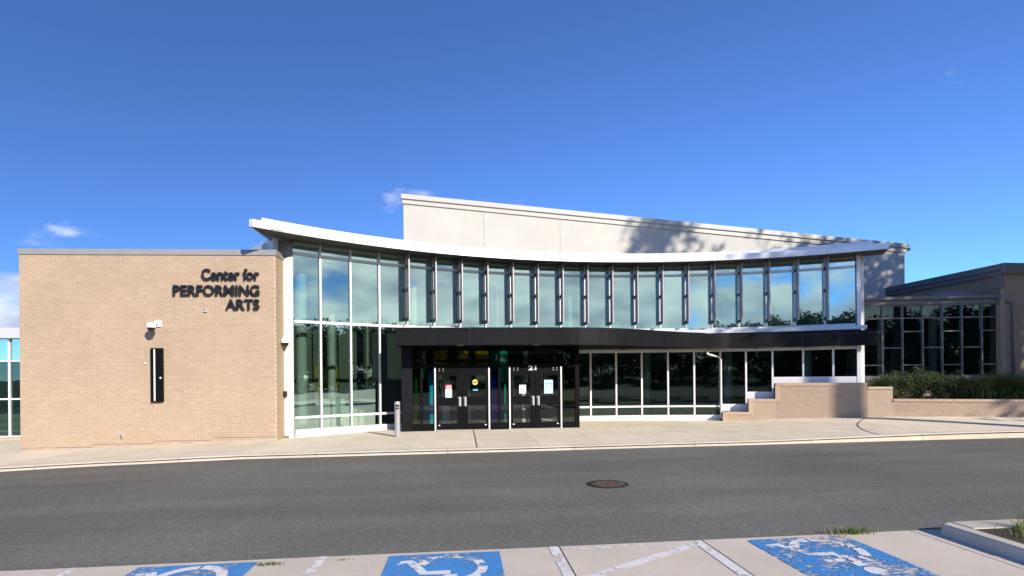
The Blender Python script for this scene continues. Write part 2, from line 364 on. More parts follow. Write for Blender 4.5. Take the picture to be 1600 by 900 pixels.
class MB:
    def __init__(s): s.V = []; s.F = []
    def add(s, V, Fc):
        o = len(s.V); s.V += [Vector(v) for v in V]; s.F += [tuple(i + o for i in f) for f in Fc]; return s
    def box(s, x0, x1, y0, y1, z0, z1):
        return s.add([(x0, y0, z0), (x1, y0, z0), (x1, y1, z0), (x0, y1, z0), (x0, y0, z1), (x1, y0, z1), (x1, y1, z1), (x0, y1, z1)], BOXF)
    def obox(s, c, ax, ay, az):
        """box about c with half-axis vectors"""
        c, ax, ay, az = map(Vector, (c, ax, ay, az))
        return s.add([c - ax - ay - az, c + ax - ay - az, c + ax + ay - az, c - ax + ay - az, c - ax - ay + az, c + ax - ay + az, c + ax + ay + az, c - ax + ay + az], BOXF)
    def prism(s, pts, z0, z1):
        n = len(pts); V = [(p[0], p[1], z0) for p in pts] + [(p[0], p[1], z1) for p in pts]
        return s.add(V, [tuple(reversed(range(n))), tuple(range(n, 2 * n))] + [(i, (i + 1) % n, n + (i + 1) % n, n + i) for i in range(n)])
    def wallpoly(s, pts, t0, t1):
        """polygon of (s, z), given anticlockwise seen from the front, extruded from t0 to t1"""
        n = len(pts); V = [(p[0], t0, p[1]) for p in pts] + [(p[0], t1, p[1]) for p in pts]
        return s.add(V, [tuple(range(n)), tuple(reversed(range(n, 2 * n)))] + [(i, n + i, n + (i + 1) % n, (i + 1) % n) for i in range(n)])
    def tube(s, pts, r, n=10, caps=True):
        pts = [Vector(p) for p in pts]; rs = r if isinstance(r, (list, tuple)) else [r] * len(pts)
        V = []; Fc = []; u = None
        for i, p in enumerate(pts):
            d = (pts[min(i + 1, len(pts) - 1)] - pts[max(i - 1, 0)]).normalized()
            if u is None: u = d.orthogonal().normalized()
            u = (u - d * u.dot(d)).normalized(); w = d.cross(u)
            V += [p + (u * math.cos(a) + w * math.sin(a)) * rs[i] for a in (2 * math.pi * k / n for k in range(n))]
        for i in range(len(pts) - 1):
            Fc += [(i * n + k, i * n + (k + 1) % n, (i + 1) * n + (k + 1) % n, (i + 1) * n + k) for k in range(n)]
        if caps: Fc += [tuple(reversed(range(n))), tuple(range((len(pts) - 1) * n, len(pts) * n))]
        return s.add(V, Fc)
    def lathe(s, c, prof, n=24, axis='Z'):
        """profile of (radius, height) turned about a vertical axis through c"""
        c = Vector(c); V = []; Fc = []
        for r, h in prof:
            for k in range(n):
                a = 2 * math.pi * k / n
                if axis == 'Z': V.append(c + Vector((r * math.cos(a), r * math.sin(a), h)))
                else: V.append(c + Vector((r * math.cos(a), -h, r * math.sin(a))))     # towards the viewer
        m = len(prof)
        for i in range(m - 1):
            Fc += [(i * n + k, i * n + (k + 1) % n, (i + 1) * n + (k + 1) % n, (i + 1) * n + k) for k in range(n)]
        Fc += [tuple(reversed(range(n))), tuple(range((m - 1) * n, m * n))]
        return s.add(V, Fc)
    def build(s, name, mat, parent=None, smooth=False, bevel=0.0):
        o = mesh(name, s.V, s.F, mat, parent, smooth)
        bm = bmesh.new(); bm.from_mesh(o.data); bmesh.ops.recalc_face_normals(bm, faces=bm.faces)
        if bevel: bmesh.ops.bevel(bm, geom=[e for e in bm.edges], offset=bevel, segments=1, affect='EDGES', clamp_overlap=True)
        bm.to_mesh(o.data); bm.free()
        return o
def box(name, x0, x1, y0, y1, z0, z1, mat, parent=None, bevel=0.0):
    return MB().box(x0, x1, y0, y1, z0, z1).build(name, mat, parent, bevel=bevel)
def smooth_by_angle(o, ang=0.7):
    me = o.data
    for p in me.polygons: p.use_smooth = True
    bm = bmesh.new(); bm.from_mesh(me)
    for e in bm.edges:
        if len(e.link_faces) == 2 and e.calc_face_angle(0) > ang: e.smooth = False
    bm.to_mesh(me); bm.free()
    return o

# the curved front stands on a circle
CX, CY, RG = 5.235, 2.782, 17.467
def A(i): return 126.08 if i == 0 else 126.5 - 3.145 * i                       # azimuth of mullion line i (0..21), degrees
def arc(ang, r, z=0.0):
    a = R_(ang); return Vector((CX + r * math.cos(a), CY + r * math.sin(a), z))
def ang_of(px, py, r=RG):
    """where the ray through a pixel column meets the circle of radius r"""
    xr, _ = un(px, py); u = xr / F; d = Vector((u * CT + ST, -u * ST + CT))
    a = d.dot(d); b = -2 * (d.x * CX + d.y * CY); c = CX * CX + CY * CY - r * r
    k = (-b + math.sqrt(b * b - 4 * a * c)) / (2 * a)
    return math.degrees(math.atan2(k * d.y - CY, k * d.x - CX))
def clampx(v, lim):
    return Vector((max(v.x, lim), v.y, v.z))
def arcslab(mb, a0, a1, r0, r1, z0, z1, n=1, lim=-99):
    """curved block between two azimuths (a0 > a1 runs left to right), radii r0 < r1"""
    for k in range(n):
        b0 = a0 + (a1 - a0) * k / n; b1 = a0 + (a1 - a0) * (k + 1) / n
        mb.add([clampx(v, lim) for v in (arc(b0, r0, z0), arc(b1, r0, z0), arc(b1, r1, z0), arc(b0, r1, z0), arc(b0, r0, z1), arc(b1, r0, z1), arc(b1, r1, z1), arc(b0, r1, z1))],
               [f for j, f in enumerate(BOXF) if not ((j == 3 and k < n - 1) or (j == 5 and k > 0))])
    return mb
def radial(ang): a = R_(ang); return Vector((math.cos(a), math.sin(a), 0))
def tangent(ang): a = R_(ang); return Vector((math.sin(a), -math.cos(a), 0))       # to the right

# ------------------------------------------------------------------ ground, road, pavement, kerb, parking
def sheet(name, s0, s1, t0, t1, ns, nt, zf, mat, parent=None, thick=0.0):
    V = []; Fc = []
    for j in range(nt + 1):
        for i in range(ns + 1):
            s = s0 + (s1 - s0) * i / ns; t = t0 + (t1 - t0) * j / nt; V.append((s, t, zf(s, t)))
    for j in range(nt):
        for i in range(ns):
            a = j * (ns + 1) + i; Fc.append((a, a + 1, a + ns + 2, a + ns + 1))
    if thick:
        n = len(V); V += [(x, y, z - thick) for x, y, z in V]
        ring = [i for i in range(ns + 1)] + [(j + 1) * (ns + 1) + ns for j in range(nt)] + [nt * (ns + 1) + i for i in reversed(range(ns))] + [j * (ns + 1) for j in reversed(range(1, nt))]
        for a, b in zip(ring, ring[1:] + ring[:1]): Fc.append((a, a + n, b + n, b))
    return mesh(name, V, Fc, mat, parent)
def far_z(s, t): return G(max(-60, min(60, s))) - 0.35 + (0.0 if t > -30 else min(3.0, (-30 - t) * 0.03))
g = sheet('ground', -600, 600, -500, 700, 120, 120, far_z, 'grass_ground'); g['kind'] = 'structure'
g = sheet('road', -60, 60, 5.0, 13.2, 120, 10, lambda s, t: G(s) + 0.03 * math.sin(math.pi * (t - 5) / 8.2) * 0.0, 'asphalt'); g['kind'] = 'structure'
g = sheet('parking_lot', -60, 60, -26, 0.6, 120, 8, lambda s, t: G(s) - 0.004, 'asphalt'); g['kind'] = 'structure'

lot = structure('parking_bays', (0, 3, 0))
cuts = [-22.0, -17.5, -13.0, -8.40, -3.68, 1.01, 2.58, 5.02, 9.5, 14.0, 19.0, 24.0]
for a, b in zip(cuts, cuts[1:]):
    sheet('slab', a + 0.008, b - 0.008, 0.5, 5.70, max(3, int((b - a) * 2)), 8, lambda s, t: G(s) + 0.006, 'concrete_parking', lot, thick=0.03)
walk = structure('pavement', (0, 16, 0))
sheet('joint_bed', -40, 40, 13.0, 21.4, 80, 8, lambda s, t: walk_z(s, t) - 0.03, 'joint_dark', walk)
def slab_row(t0, t1, cs, nt):
    for a, b in zip(cs, cs[1:]):
        sheet('slab', a + 0.006, b - 0.006, t0, t1 - 0.012, max(2, int((b - a) * 3)), nt, walk_z, 'concrete', walk, thick=0.025)
cs = [-40, -34, -28, -23, -19.5, -16.5, -13.5, -10.5, -7.5, -5.3, -3.2, -1.3, 0.35, 1.9, 3.45, 5.0, 6.5, 8.0, 9.5, 11.0, 12.5, 14.0, 15.5, 17.0, 18.5, 20, 23, 26, 30, 35, 40]
slab_row(13.202, 16.5, cs, 8)
slab_row(16.5, 21.4, cs, 8)
def sealant(pts, w):
    V = []; Fc = []
    pts = [Vector((*p, 0)) for p in pts]
    for i, p in enumerate(pts):
        d = (pts[min(i + 1, len(pts) - 1)] - pts[max(i - 1, 0)]).normalized(); nn = Vector((-d.y, d.x, 0)) * w / 2
        for e in (-1, 1): q = p + nn * e; V.append((q.x, q.y, walk_z(q.x, q.y) + 0.004))
    for i in range(len(pts) - 1): Fc.append((2 * i, 2 * i + 2, 2 * i + 3, 2 * i + 1))
    mesh('sealant_strip', V, Fc, 'joint_dark', walk)
sealant([(0.35, 13.21 + 0.3 * i) for i in range(15)], 0.028)
sealant([((1 - k) ** 2 * 10.79 + 2 * k * (1 - k) * 11.5 + k * k * 13.6, (1 - k) ** 2 * 13.22 + 2 * k * (1 - k) * 15.5 + k * k * 17.2) for k in (i / 12 for i in range(13))], 0.035)
kerb = structure('kerb', (0, 13.1, 0))
ks = [-40 + 3.05 * i for i in range(27)]
for a, b in zip(ks, ks[1:]):
    V = []; n = max(2, int((b - a) * 3)); prof = [(13.03, -0.1), (13.045, 0.62), (13.055, 0.86), (13.08, 0.97), (13.11, 1.0), (13.20, 1.0), (13.20, -0.1)]
    Fc = []
    for i in range(n + 1):
        s = a + 0.006 + (b - a - 0.012) * i / n
        for (t, k) in prof: V.append((s, t, G(s) + KH(s) * k + (0.004 if k == 1.0 else 0)))
    m = len(prof)
    for i in range(n):
        for j in range(m - 1): Fc.append((i * m + j, (i + 1) * m + j, (i + 1) * m + j + 1, i * m + j + 1))
    Fc += [tuple(range(m)), tuple(reversed(range(n * m, n * m + m)))]
    mesh('kerb_stone', V, Fc, 'kerb_concrete', kerb)

# painted lines and symbols of the accessible bays
def stripe(p, q, w, mat, name, parent=None, z=0.011, n=8):
    p, q = Vector((*p, 0)), Vector((*q, 0)); d = (q - p).normalized(); w2 = Vector((-d.y, d.x, 0)) * w / 2
    V = []; Fc = []
    for i in range(n + 1):
        c = p.lerp(q, i / n)
        for e in (-1, 1): x = c + w2 * e; V.append((x.x, x.y, G(x.x) + z))
    for i in range(n): Fc.append((2 * i, 2 * i + 2, 2 * i + 3, 2 * i + 1))
    return mesh(name, V, Fc, mat, parent)
lines = structure('parking_lines', (0, 5, 0))
for s in (-8.5, -3.76, -1.43, 0.945):
    stripe((s, 1.0), (s, 5.69), 0.10, 'paint_white', 'painted_line', lines)
stripe((2.50, 1.0), (2.50, 5.66), 0.10, 'paint_white', 'painted_line', lines, 0.012)
stripe((1.03, 5.60), (2.44, 5.60), 0.09, 'paint_white_worn', 'painted_line', lines)
for k in range(4): stripe((1.04, 4.74 - 0.95 * k), (2.43, 5.55 - 0.95 * k), 0.10, 'paint_white', 'painted_line', lines)
def drape(mb_pts_faces, name, mat, parent, z):
    V, Fc = mb_pts_faces
    return mesh(name, [(x, y, G(x) + z) for x, y in V], Fc, mat, parent)
def symbol(s0, s1, label, blue='paint_blue_worn', fig='paint_white'):
    """blue square with a wheelchair figure, painted to be read from the drive"""
    t1 = 5.615; w = s1 - s0; t0 = t1 - 1.22
    o = thing('accessible_bay_symbol', label, 'bay marking', (s0 + w / 2, t0, G(s0)))
    V = []; Fc = []; n = 8
    for j in range(n + 1):
        for i in range(n + 1): V.append((s0 + w * i / n, t0 + (t1 - t0) * j / n))
    for j in range(n):
        for i in range(n): a = j * (n + 1) + i; Fc.append((a, a + 1, a + n + 2, a + n + 1))
    drape((V, Fc), 'blue_square', blue, o, 0.012)
    # figure in its own upright frame (x right, y up, 0..1), then turned half round
    def place(x, y): return (s1 - w * x, t1 - (t1 - t0) * y)
    V = []; Fc = []
    def strip(pts, wd):
        k0 = len(V); pts = [Vector((*p, 0)) for p in pts]
        for i, p in enumerate(pts):
            d = (pts[min(i + 1, len(pts) - 1)] - pts[max(i - 1, 0)]).normalized(); nn = Vector((-d.y, d.x, 0)) * wd / 2
            V.append(place(*(p + nn)[:2])); V.append(place(*(p - nn)[:2]))
        for i in range(len(pts) - 1): a = k0 + 2 * i; Fc.append((a, a + 1, a + 3, a + 2))
    def arcp(cx, cy, r, a0, a1, n): return [(cx + r * math.cos(R_(a0 + (a1 - a0) * i / n)), cy + r * math.sin(R_(a0 + (a1 - a0) * i / n))) for i in range(n + 1)]
    strip(arcp(0.44, 0.36, 0.27, 118, 182, 10), 0.085)          # the wheel, in stencilled pieces
    strip(arcp(0.44, 0.36, 0.27, 188, 268, 12), 0.085)
    strip(arcp(0.44, 0.36, 0.27, 273, 340, 10), 0.085)
    strip([(0.42, 0.74), (0.44, 0.50)], 0.11)                    # back
    strip([(0.44, 0.455), (0.66, 0.445), (0.80, 0.17), (0.91, 0.21)], 0.085)   # thigh, shin and foot
    strip([(0.48, 0.60), (0.66, 0.60)], 0.07)                    # arm
    k0 = len(V); hp = arcp(0.41, 0.85, 0.085, 0, 360, 16)[:-1]
    V += [place(*p) for p in hp]; Fc.append(tuple(range(k0, k0 + 16)))
    drape((V, Fc), 'wheelchair_figure', fig, o, 0.016)
symbol(-3.15, -2.03, 'badly flaked blue wheelchair square on the left parking bay')
symbol(-0.75, 0.37, 'blue wheelchair square left of the hatched aisle, white figure mostly whole', 'paint_blue')
symbol(3.04, 4.16, 'blue wheelchair square beside the raised island, its white figure worn through', 'paint_blue_worn', 'paint_white')

# raised island at the right of the bays
isl = structure('island_kerb', (5.2, 3, 0))
def islz(s): return G(s)
for a, b in ((5.60, 4.62), (4.60, 2.1), (2.08, -0.4)):
    e = 0.07 if a == 5.60 else 0.0
    mb = MB(); z = islz(5.1)
    mb.add([(5.20, b, z - 0.05), (5.38, b, z - 0.05), (5.38, a, z - 0.05), (5.20, a - e, z - 0.05),
            (5.225, b, z + 0.125), (5.38, b, z + 0.125), (5.38, a - 0.02, z + 0.125), (5.235, a - e - 0.02, z + 0.125)], BOXF)
    mb.build('kerb_stone', 'kerb_concrete', isl, bevel=0.012)
for a, b in ((5.39, 7.4), (7.41, 9.6), (9.61, 12)):
    MB().add([(a, 5.30, islz(a) - 0.05), (b, 5.30, islz(b) - 0.05), (b, 5.60, islz(b) - 0.05), (a, 5.60, islz(a) - 0.05),
              (a, 5.30, islz(a) + 0.125), (b, 5.30, islz(b) + 0.125), (b, 5.58, islz(b) + 0.125), (a, 5.58, islz(a) + 0.125)], BOXF).build('kerb_stone', 'kerb_concrete', isl, bevel=0.012)
box('island_soil', 5.385, 12, -0.4, 5.295, G(6), G(6) + 0.115, 'soil', isl)
def blades(name, spots, hmin, hmax, mat, spread=0.6, wd=0.006, parent=None):
    V = []; Fc = []
    for (x, y, z) in spots:
        a = random.uniform(0, 6.28); h = random.uniform(hmin, hmax); lean = random.uniform(0.15, spread) * h
        d = Vector((math.cos(a), math.sin(a), 0)); w = Vector((-d.y, d.x, 0)) * wd
        k = len(V); p = Vector((x, y, z))
        for i, f in enumerate((0, 0.4, 0.75, 1.0)):
            c = p + d * lean * f * f + Vector((0, 0, h * (f - 0.25 * f * f * lean / h)))
            V.append(c - w * (1 - f * 0.93)); V.append(c + w * (1 - f * 0.93))
        for i in range(3): Fc.append((k + 2 * i, k + 2 * i + 1, k + 2 * i + 3, k + 2 * i + 2))
    return mesh(name, V, Fc, mat, parent)
gr = blades('island_grass', [(random.uniform(5.45, 9.0), random.uniform(0.0, 5.22), G(6) + 0.11) for _ in range(9000)], 0.06, 0.17, 'blade_green', 0.8, 0.005)
gr['kind'] = 'stuff'
p0 = on_t(1580, 838, 5.35)
tag(blades('long_grass_tuft', [(p0.x + random.gauss(0, 0.05), 5.26 + random.gauss(0, 0.03), G(6) + 0.11) for _ in range(34)], 0.14, 0.30, 'blade_green', 1.9, 0.005), 'tuft of long arching grass at the corner of the raised island', 'grass')
def weed(px, py, n, sx, sy, hm, hx, label, dry=0.25):
    z = 0.01; Z = (EYE - z - G(4)) * F / un(px, py)[1]; p = at(px, py, Z)
    o = thing('weed', label, 'weed', (p.x, p.y, G(p.x)))
    sp = [(random.gauss(p.x, sx), random.gauss(p.y, sy), G(p.x)) for _ in range(n)]
    k = int(n * (1 - dry)); blades('green_blades', sp[:k], hm, hx, 'blade_green', 1.4, 0.005, o)
    if dry and n - k > 2: blades('dry_blades', [(x + random.gauss(-0.12, 0.1), y, z) for x, y, z in sp[k:]], hm, hx, 'blade_dry', 1.8, 0.005, o)
weed(1333, 833, 220, 0.11, 0.035, 0.05, 0.13, 'sprawling green and straw weed growing at the edge of the drive by the blue square')
weed(415, 876, 120, 0.08, 0.02, 0.015, 0.05, 'small green weed at the drive edge by the flaked left blue square', 0.0)
weed(540, 869, 40, 0.05, 0.015, 0.01, 0.03, 'tiny yellowish weed at the drive edge beside the white bay line', 0.5)

# cast iron manhole cover in the drive
mp_ = at(949, 757, 9.03); mz = G(mp_.x)
mh = thing('manhole', 'round rusty cast iron manhole cover in the asphalt drive', 'manhole cover', (mp_.x, mp_.y, mz))
mb = MB(); mb.lathe((mp_.x, mp_.y, mz), [(0.345, -0.05), (0.345, 0.006), (0.30, 0.008), (0.30, -0.02)], 40); mb.build('rim', 'dark_iron', mh)
mb = MB(); mb.lathe((mp_.x, mp_.y, mz), [(0.288, -0.04), (0.288, 0.002), (0.0005, 0.002)], 40); mb.build('cover_plate', 'dark_iron', mh)
mb = MB(); st_ = 0.062
for i in range(-5, 6):
    for j in range(-5, 6):
        x, y = i * st_ + (st_ / 2 if j % 2 else 0), j * st_ * 0.9
        if math.hypot(x, y) < 0.262 and not (abs(x) < 0.05 and abs(y) < 0.03): mb.box(mp_.x + x - 0.018, mp_.x + x + 0.018, mp_.y + y - 0.014, mp_.y + y + 0.014, mz - 0.005, mz + 0.011)
o = mb.build('raised_grip', 'rust_iron', mh); o['kind'] = 'stuff'

# ------------------------------------------------------------------ bricks
BL, BH = 0.203, 0.0667
def brickwork(parent, p0, p1, z0, z1, mat, mortar, depth=0.1, single=0, top=None, name='brick', clip=None):
    """running bond between plan points p0 (left) and p1 (right); returns nothing. 'single' bricks nearest the camera stay separate parts"""
    p0, p1 = Vector((*p0, 0)), Vector((*p1, 0)); L = (p1 - p0).length; d = (p1 - p0) / L; nrm = Vector((d.y, -d.x, 0))
    MB().add([p0 - nrm * depth + Vector((0, 0, z0)), p0 + Vector((0, 0, z0)), p1 + Vector((0, 0, z0)), p1 - nrm * depth + Vector((0, 0, z0)),
              p0 - nrm * depth + Vector((0, 0, z1)), p0 + Vector((0, 0, z1)), p1 + Vector((0, 0, z1)), p1 - nrm * depth + Vector((0, 0, z1))], BOXF).build('mortar_bed', mortar, parent)
    rows = int((z1 - z0) / BH); J = 0.0105; items = []
    zt = z1 - rows * BH
    for r in range(rows):
        za = zt + r * BH + J / 2; x = -(BL / 2 if r % 2 else 0.0)
        while x < L - 0.01:
            a, b = max(0.0, x + J / 2), min(L, x + BL - J / 2)
            if x <= 0: a = 0.0
            if x + BL >= L: b = L
            if b - a > 0.025 and not (clip and clip((a + b) / 2, za)): items.append((a, b, za, za + BH - J))
            x += BL
    pr = 0.006
    keep = []
    full = [it for it in items if abs((it[1] - it[0]) - (BL - J)) < 1e-4]
    full.sort(key=lambda it: (p0 + d * it[0]).length + 0.35 * abs(it[2] - 1.5))
    keep = set(full[:single])
    V = []; Fc = []; sh = []
    FF = [(0, 1, 5, 4), (1, 2, 6, 5), (4, 5, 6, 7), (3, 0, 4, 7), (0, 3, 2, 1)]
    for it in items:
        if it in keep: continue
        a, b, za, zb = it; e = pr + random.uniform(-0.0015, 0.0015); k = len(V)
        q = [p0 + d * a + nrm * e, p0 + d * b + nrm * e, p0 + d * b, p0 + d * a]
        V += [(v.x, v.y, za) for v in q] + [(v.x, v.y, zb) for v in q]
        Fc += [tuple(i + k for i in f) for f in FF]; sh += [random.random()] * len(FF)
    o = mesh('brickwork', V, Fc, mat, parent); o['kind'] = 'stuff'
    at_ = o.data.attributes.new('shade', 'FLOAT', 'FACE'); at_.data.foreach_set('value', sh)
    if keep:
        w, h = BL - J, BH - J
        q = [Vector((0, 0, 0)) + nrm * pr, d * w + nrm * pr, d * w, Vector((0, 0, 0))]
        me = bpy.data.meshes.new(name); me.from_pydata([(v.x, v.y, 0) for v in q] + [(v.x, v.y, h) for v in q], [], FF); me.update(); me.materials.append(M(mat))
        base = wloc(parent)
        for it in full[:single]:
            o = bpy.data.objects.new(name, me); link(o, parent)
            o.location = p0 + d * it[0] + Vector((0, 0, it[2])) - base + nrm * random.uniform(-0.001, 0.0015)

# ------------------------------------------------------------------ brick wing on the left
WA, WB, WC = (-12.37, 16.50), (-5.34, 16.28), (-5.33, 17.06)
wing = thing('brick_wing', 'tan brick block with grey metal coping at the left, carrying the raised lettering', 'building', (-8.9, 18, -0.25))
WT = 5.385
MB().prism([(-12.36, 16.62), (-5.44, 16.40), (-5.43, 17.05), (-5.43, 17.6), (-7.4, 19.5), (-7.4, 24), (-12.36, 24)], -0.5, WT).build('wall_core', 'mortar', wing)
brickwork(wing, WA, WB, -0.42, WT, 'brick_tan', 'mortar', 0.11, single=295)
brickwork(wing, WB, WC, -0.42, WT, 'brick_tan', 'mortar', 0.09)
cp = MB()
wd = (Vector(WB) - Vector(WA)).normalized(); wn_ = Vector((wd.y, -wd.x))
def wall_pt(x, off=0.0, z=0.0):
    p = Vector(WA) + wd * x + wn_ * off; return Vector((p.x, p.y, z))
Lw = (Vector(WB) - Vector(WA)).length
segs = [-0.03, 2.98, 5.85, Lw + 0.035]
for a, b in zip(segs, segs[1:]):
    P = [wall_pt(a + 0.003, 0.035), wall_pt(b - 0.003, 0.035), wall_pt(b - 0.003, -0.35), wall_pt(a + 0.003, -0.35)]
    MB().add([p + Vector((0, 0, WT - 0.005)) for p in P] + [p + Vector((0, 0, WT + 0.16)) for p in P], BOXF).build('coping', 'coping', wing, bevel=0.006)
MB().prism([(-5.300, 16.245), (-5.295, 17.10), (-5.62, 17.10), (-5.62, 16.65), (-5.30, 16.6)][:2] + [(-5.60, 17.10), (-5.60, 16.64)], WT - 0.004, WT + 0.158).build('coping', 'coping', wing, bevel=0.005)
# weathering joint stepping down with the pavement
for a, b, z in ((0.0, 1.95, 0.0), (1.95, 3.6, 1), (3.6, 5.15, 2), (5.15, Lw, 3)):
    zz = [-0.075, -0.002, 0.065, 0.135][int(z)]
    P = [wall_pt(a, 0.010), wall_pt(b, 0.010), wall_pt(b, 0.0), wall_pt(a, 0.0)]
    MB().add([p + Vector((0, 0, zz)) for p in P] + [p + Vector((0, 0, zz + 0.012)) for p in P], BOXF).build('flashing', 'coping_dark', wing)
# mortar fillet along the pavement
V = []; Fc = []
for i in range(25):
    x = Lw * i / 24; p = wall_pt(x, 0.012); q = wall_pt(x, 0.05); z = walk_z(p.x, p.y)
    V += [(p.x, p.y, z + 0.028), (q.x, q.y, z + 0.004)]
for i in range(24): Fc.append((2 * i, 2 * i + 1, 2 * i + 3, 2 * i + 2))
mesh('base_fillet', V, Fc, 'kerb_concrete', wing)

# things fixed to the brick wing
def wall_at(px, py):
    """point of the brick front seen at a pixel"""
    xr, yr = un(px, py); u = xr / F; dd = Vector((u * CT + ST, -u * ST + CT)); a = Vector(WA)
    k = (a.dot(wn_)) / dd.dot(wn_); p = dd * k
    return Vector((p.x, p.y, EYE - yr * k / F))
WD = Vector((wd.x, wd.y, 0)); WN = Vector((wn_.x, wn_.y, 0)); UP = Vector((0, 0, 1))

def text_islands(body, size=1.0, bold=0.0, extrude=0.02):
    cu = bpy.data.curves.new('t', 'FONT'); cu.body = body; cu.size = size; cu.offset = bold; cu.extrude = extrude; cu.resolution_u = 4
    o = bpy.data.objects.new('t', cu); C.objects.link(o)
    dg = bpy.context.evaluated_depsgraph_get(); me = bpy.data.meshes.new_from_object(o.evaluated_get(dg))
    C.objects.unlink(o); bpy.data.objects.remove(o); bpy.data.curves.remove(cu)
    bm = bmesh.new(); bm.from_mesh(me); bpy.data.meshes.remove(me); bmesh.ops.remove_doubles(bm, verts=bm.verts, dist=1e-5)
    seen = set(); out = []
    for v in bm.verts:
        if v in seen: continue
        st = [v]; isl_ = []; seen.add(v)
        while st:
            w = st.pop(); isl_.append(w)
            for e in w.link_edges:
                x = e.other_vert(w)
                if x not in seen: seen.add(x); st.append(x)
        ix = {w: i for i, w in enumerate(isl_)}
        fs = [tuple(ix[x] for x in f.verts) for f in bm.faces if f.verts[0] in ix]
        out.append(([w.co.copy() for w in isl_], fs))
    bm.free(); out.sort(key=lambda q: min(c.x for c in q[0]))
    return out
def lettering(parent, body, origin, ux, uz, un_, width, cap, bold, depth, mat, name='letter'):
    """letters fitted to a width and a cap height; origin = left end of the base line"""
    isl_ = text_islands(body, 1.0, bold, 0.5)
    x0 = min(c.x for V, f in isl_ for c in V); x1 = max(c.x for V, f in isl_ for c in V)
    caps = [max(c.y for c in V) for V, f in isl_]; y1 = max(caps)
    for V, f in isl_:
        W = [origin + ux * ((c.x - x0) / (x1 - x0) * width) + uz * (c.y / y1 * cap) + un_ * ((c.z + 0.5) * depth) for c in V]
        mesh(name, W, f, mat, parent)
p = wall_at(340, 462)
sign = thing('wall_lettering', 'raised black letters reading Center for Performing Arts on the tan brick', 'sign', p)
for body, xa, xb, yb, yt in (('Center for', 317.0, 406.5, 437.5, 420.5), ('PERFORMING', 272.5, 407.0, 462.0, 446.0), ('ARTS', 354.5, 407.0, 484.0, 468.0)):
    a = wall_at(xa, yb); b = wall_at(xb, yb); c = wall_at((xa + xb) / 2, yt); m = wall_at((xa + xb) / 2, yb)
    lettering(sign, body, a + WN * 0.045, (b - a).normalized(), UP, WN, (b - a).length, c.z - m.z, 0.014, 0.05, 'letter_black')

p = wall_at(247.5, 586)
sc_ = thing('wall_light', 'tall black wall light with a thin white vertical strip on the tan brick', 'wall light', p - UP * 0.76)
mb = MB(); mb.obox(p + WN * 0.055, WD * 0.16, WN * 0.05, UP * 0.765); mb.build('housing', 'black_metal', sc_, bevel=0.008)
mb = MB(); mb.obox(p + WN * 0.106 - WD * 0.045, WD * 0.019, WN * 0.006, UP * 0.73); mb.build('light_strip', 'lens_white', sc_)
q = p + WN * 0.107 + WD * 0.118 - UP * 0.08
mb = MB(); mb.lathe(q, [(0.026, -0.002), (0.026, 0.004), (0.022, 0.006)], 16, 'Y'); o = mb.build('maker_badge', 'white_print', sc_)

def dome_camera(base, right, out, arm, label, lift=0.0):
    o = thing('security_camera', label, 'camera', base)
    MB().obox(base + out * 0.03, right * 0.09, out * 0.03, UP * 0.09).build('mount_plate', 'plastic_white', o, bevel=0.01)
    e = base + out * arm
    MB().tube([base + out * 0.05, base + out * (arm * 0.55) - UP * 0.02, e - UP * 0.04], 0.035, 12).build('arm', 'plastic_white', o, True)
    hd = MB(); hd.lathe(e - UP * 0.2, [(0.118, 0.06), (0.122, 0.10), (0.112, 0.16), (0.07, 0.2), (0.01, 0.205)], 24); smooth_by_angle(hd.build('dome_housing', 'plastic_white', o))
    hd = MB(); hd.lathe(e - UP * 0.2, [(0.012, -0.052), (0.05, -0.04), (0.08, -0.012), (0.095, 0.03), (0.098, 0.058)], 24); smooth_by_angle(hd.build('dome_lens', 'black_gloss', o))
dome_camera(wall_at(248, 506), WD, WN, 0.36, 'white dome camera on an arm above the tall wall light')
def small_box(px, py, w, h, dp, mat, label, cat, face=None, name='wall_box'):
    p = wall_at(px, py); o = thing(name, label, cat, p - UP * h / 2)
    MB().obox(p + WN * (dp / 2 + 0.006), WD * w / 2, WN * dp / 2, UP * h / 2).build('cover', mat, o, bevel=0.006)
    if face: 
        for (fx, fz, fw, fh, fm) in face: MB().obox(p + WN * (dp + 0.008) + WD * fx * w + UP * fz * h, WD * fw * w / 2, WN * 0.004, UP * fh * h / 2).build('face_plate', fm, o)
    return o
small_box(321.7, 484.5, 0.095, 0.125, 0.05, 'plastic_grey', 'small grey sensor box below the lettering on the tan brick', 'sensor', [(0, 0.05, 0.4, 0.25, 'black_gloss')])
small_box(228, 567.5, 0.075, 0.09, 0.03, 'precast', 'small pale cover plate left of the tall wall light', 'cover plate', [(0.1, -0.05, 0.5, 0.5, 'plastic_white')])
small_box(191, 681.5, 0.075, 0.12, 0.05, 'plastic_grey', 'grey outdoor power outlet low on the brick wing', 'outlet', [(0.05, 0.18, 0.55, 0.28, 'black_gloss'), (0.05, -0.22, 0.55, 0.28, 'black_gloss')])
p = Vector((-5.33, 16.86, 1.36)); o = thing('wall_box', 'dark brown box on the side of the brick wing beside the corner post', 'junction box', p)
MB().obox(p + Vector((0.045, 0, 0)), (0.045, 0, 0), (0, 0.06, 0), UP * 0.085).build('cover', 'dark_iron', o, bevel=0.006)
MB().obox(p + Vector((0.095, 0, 0.02)), (0.006, 0, 0), (0, 0.035, 0), UP * 0.05).build('face_plate', 'black_gloss', o)

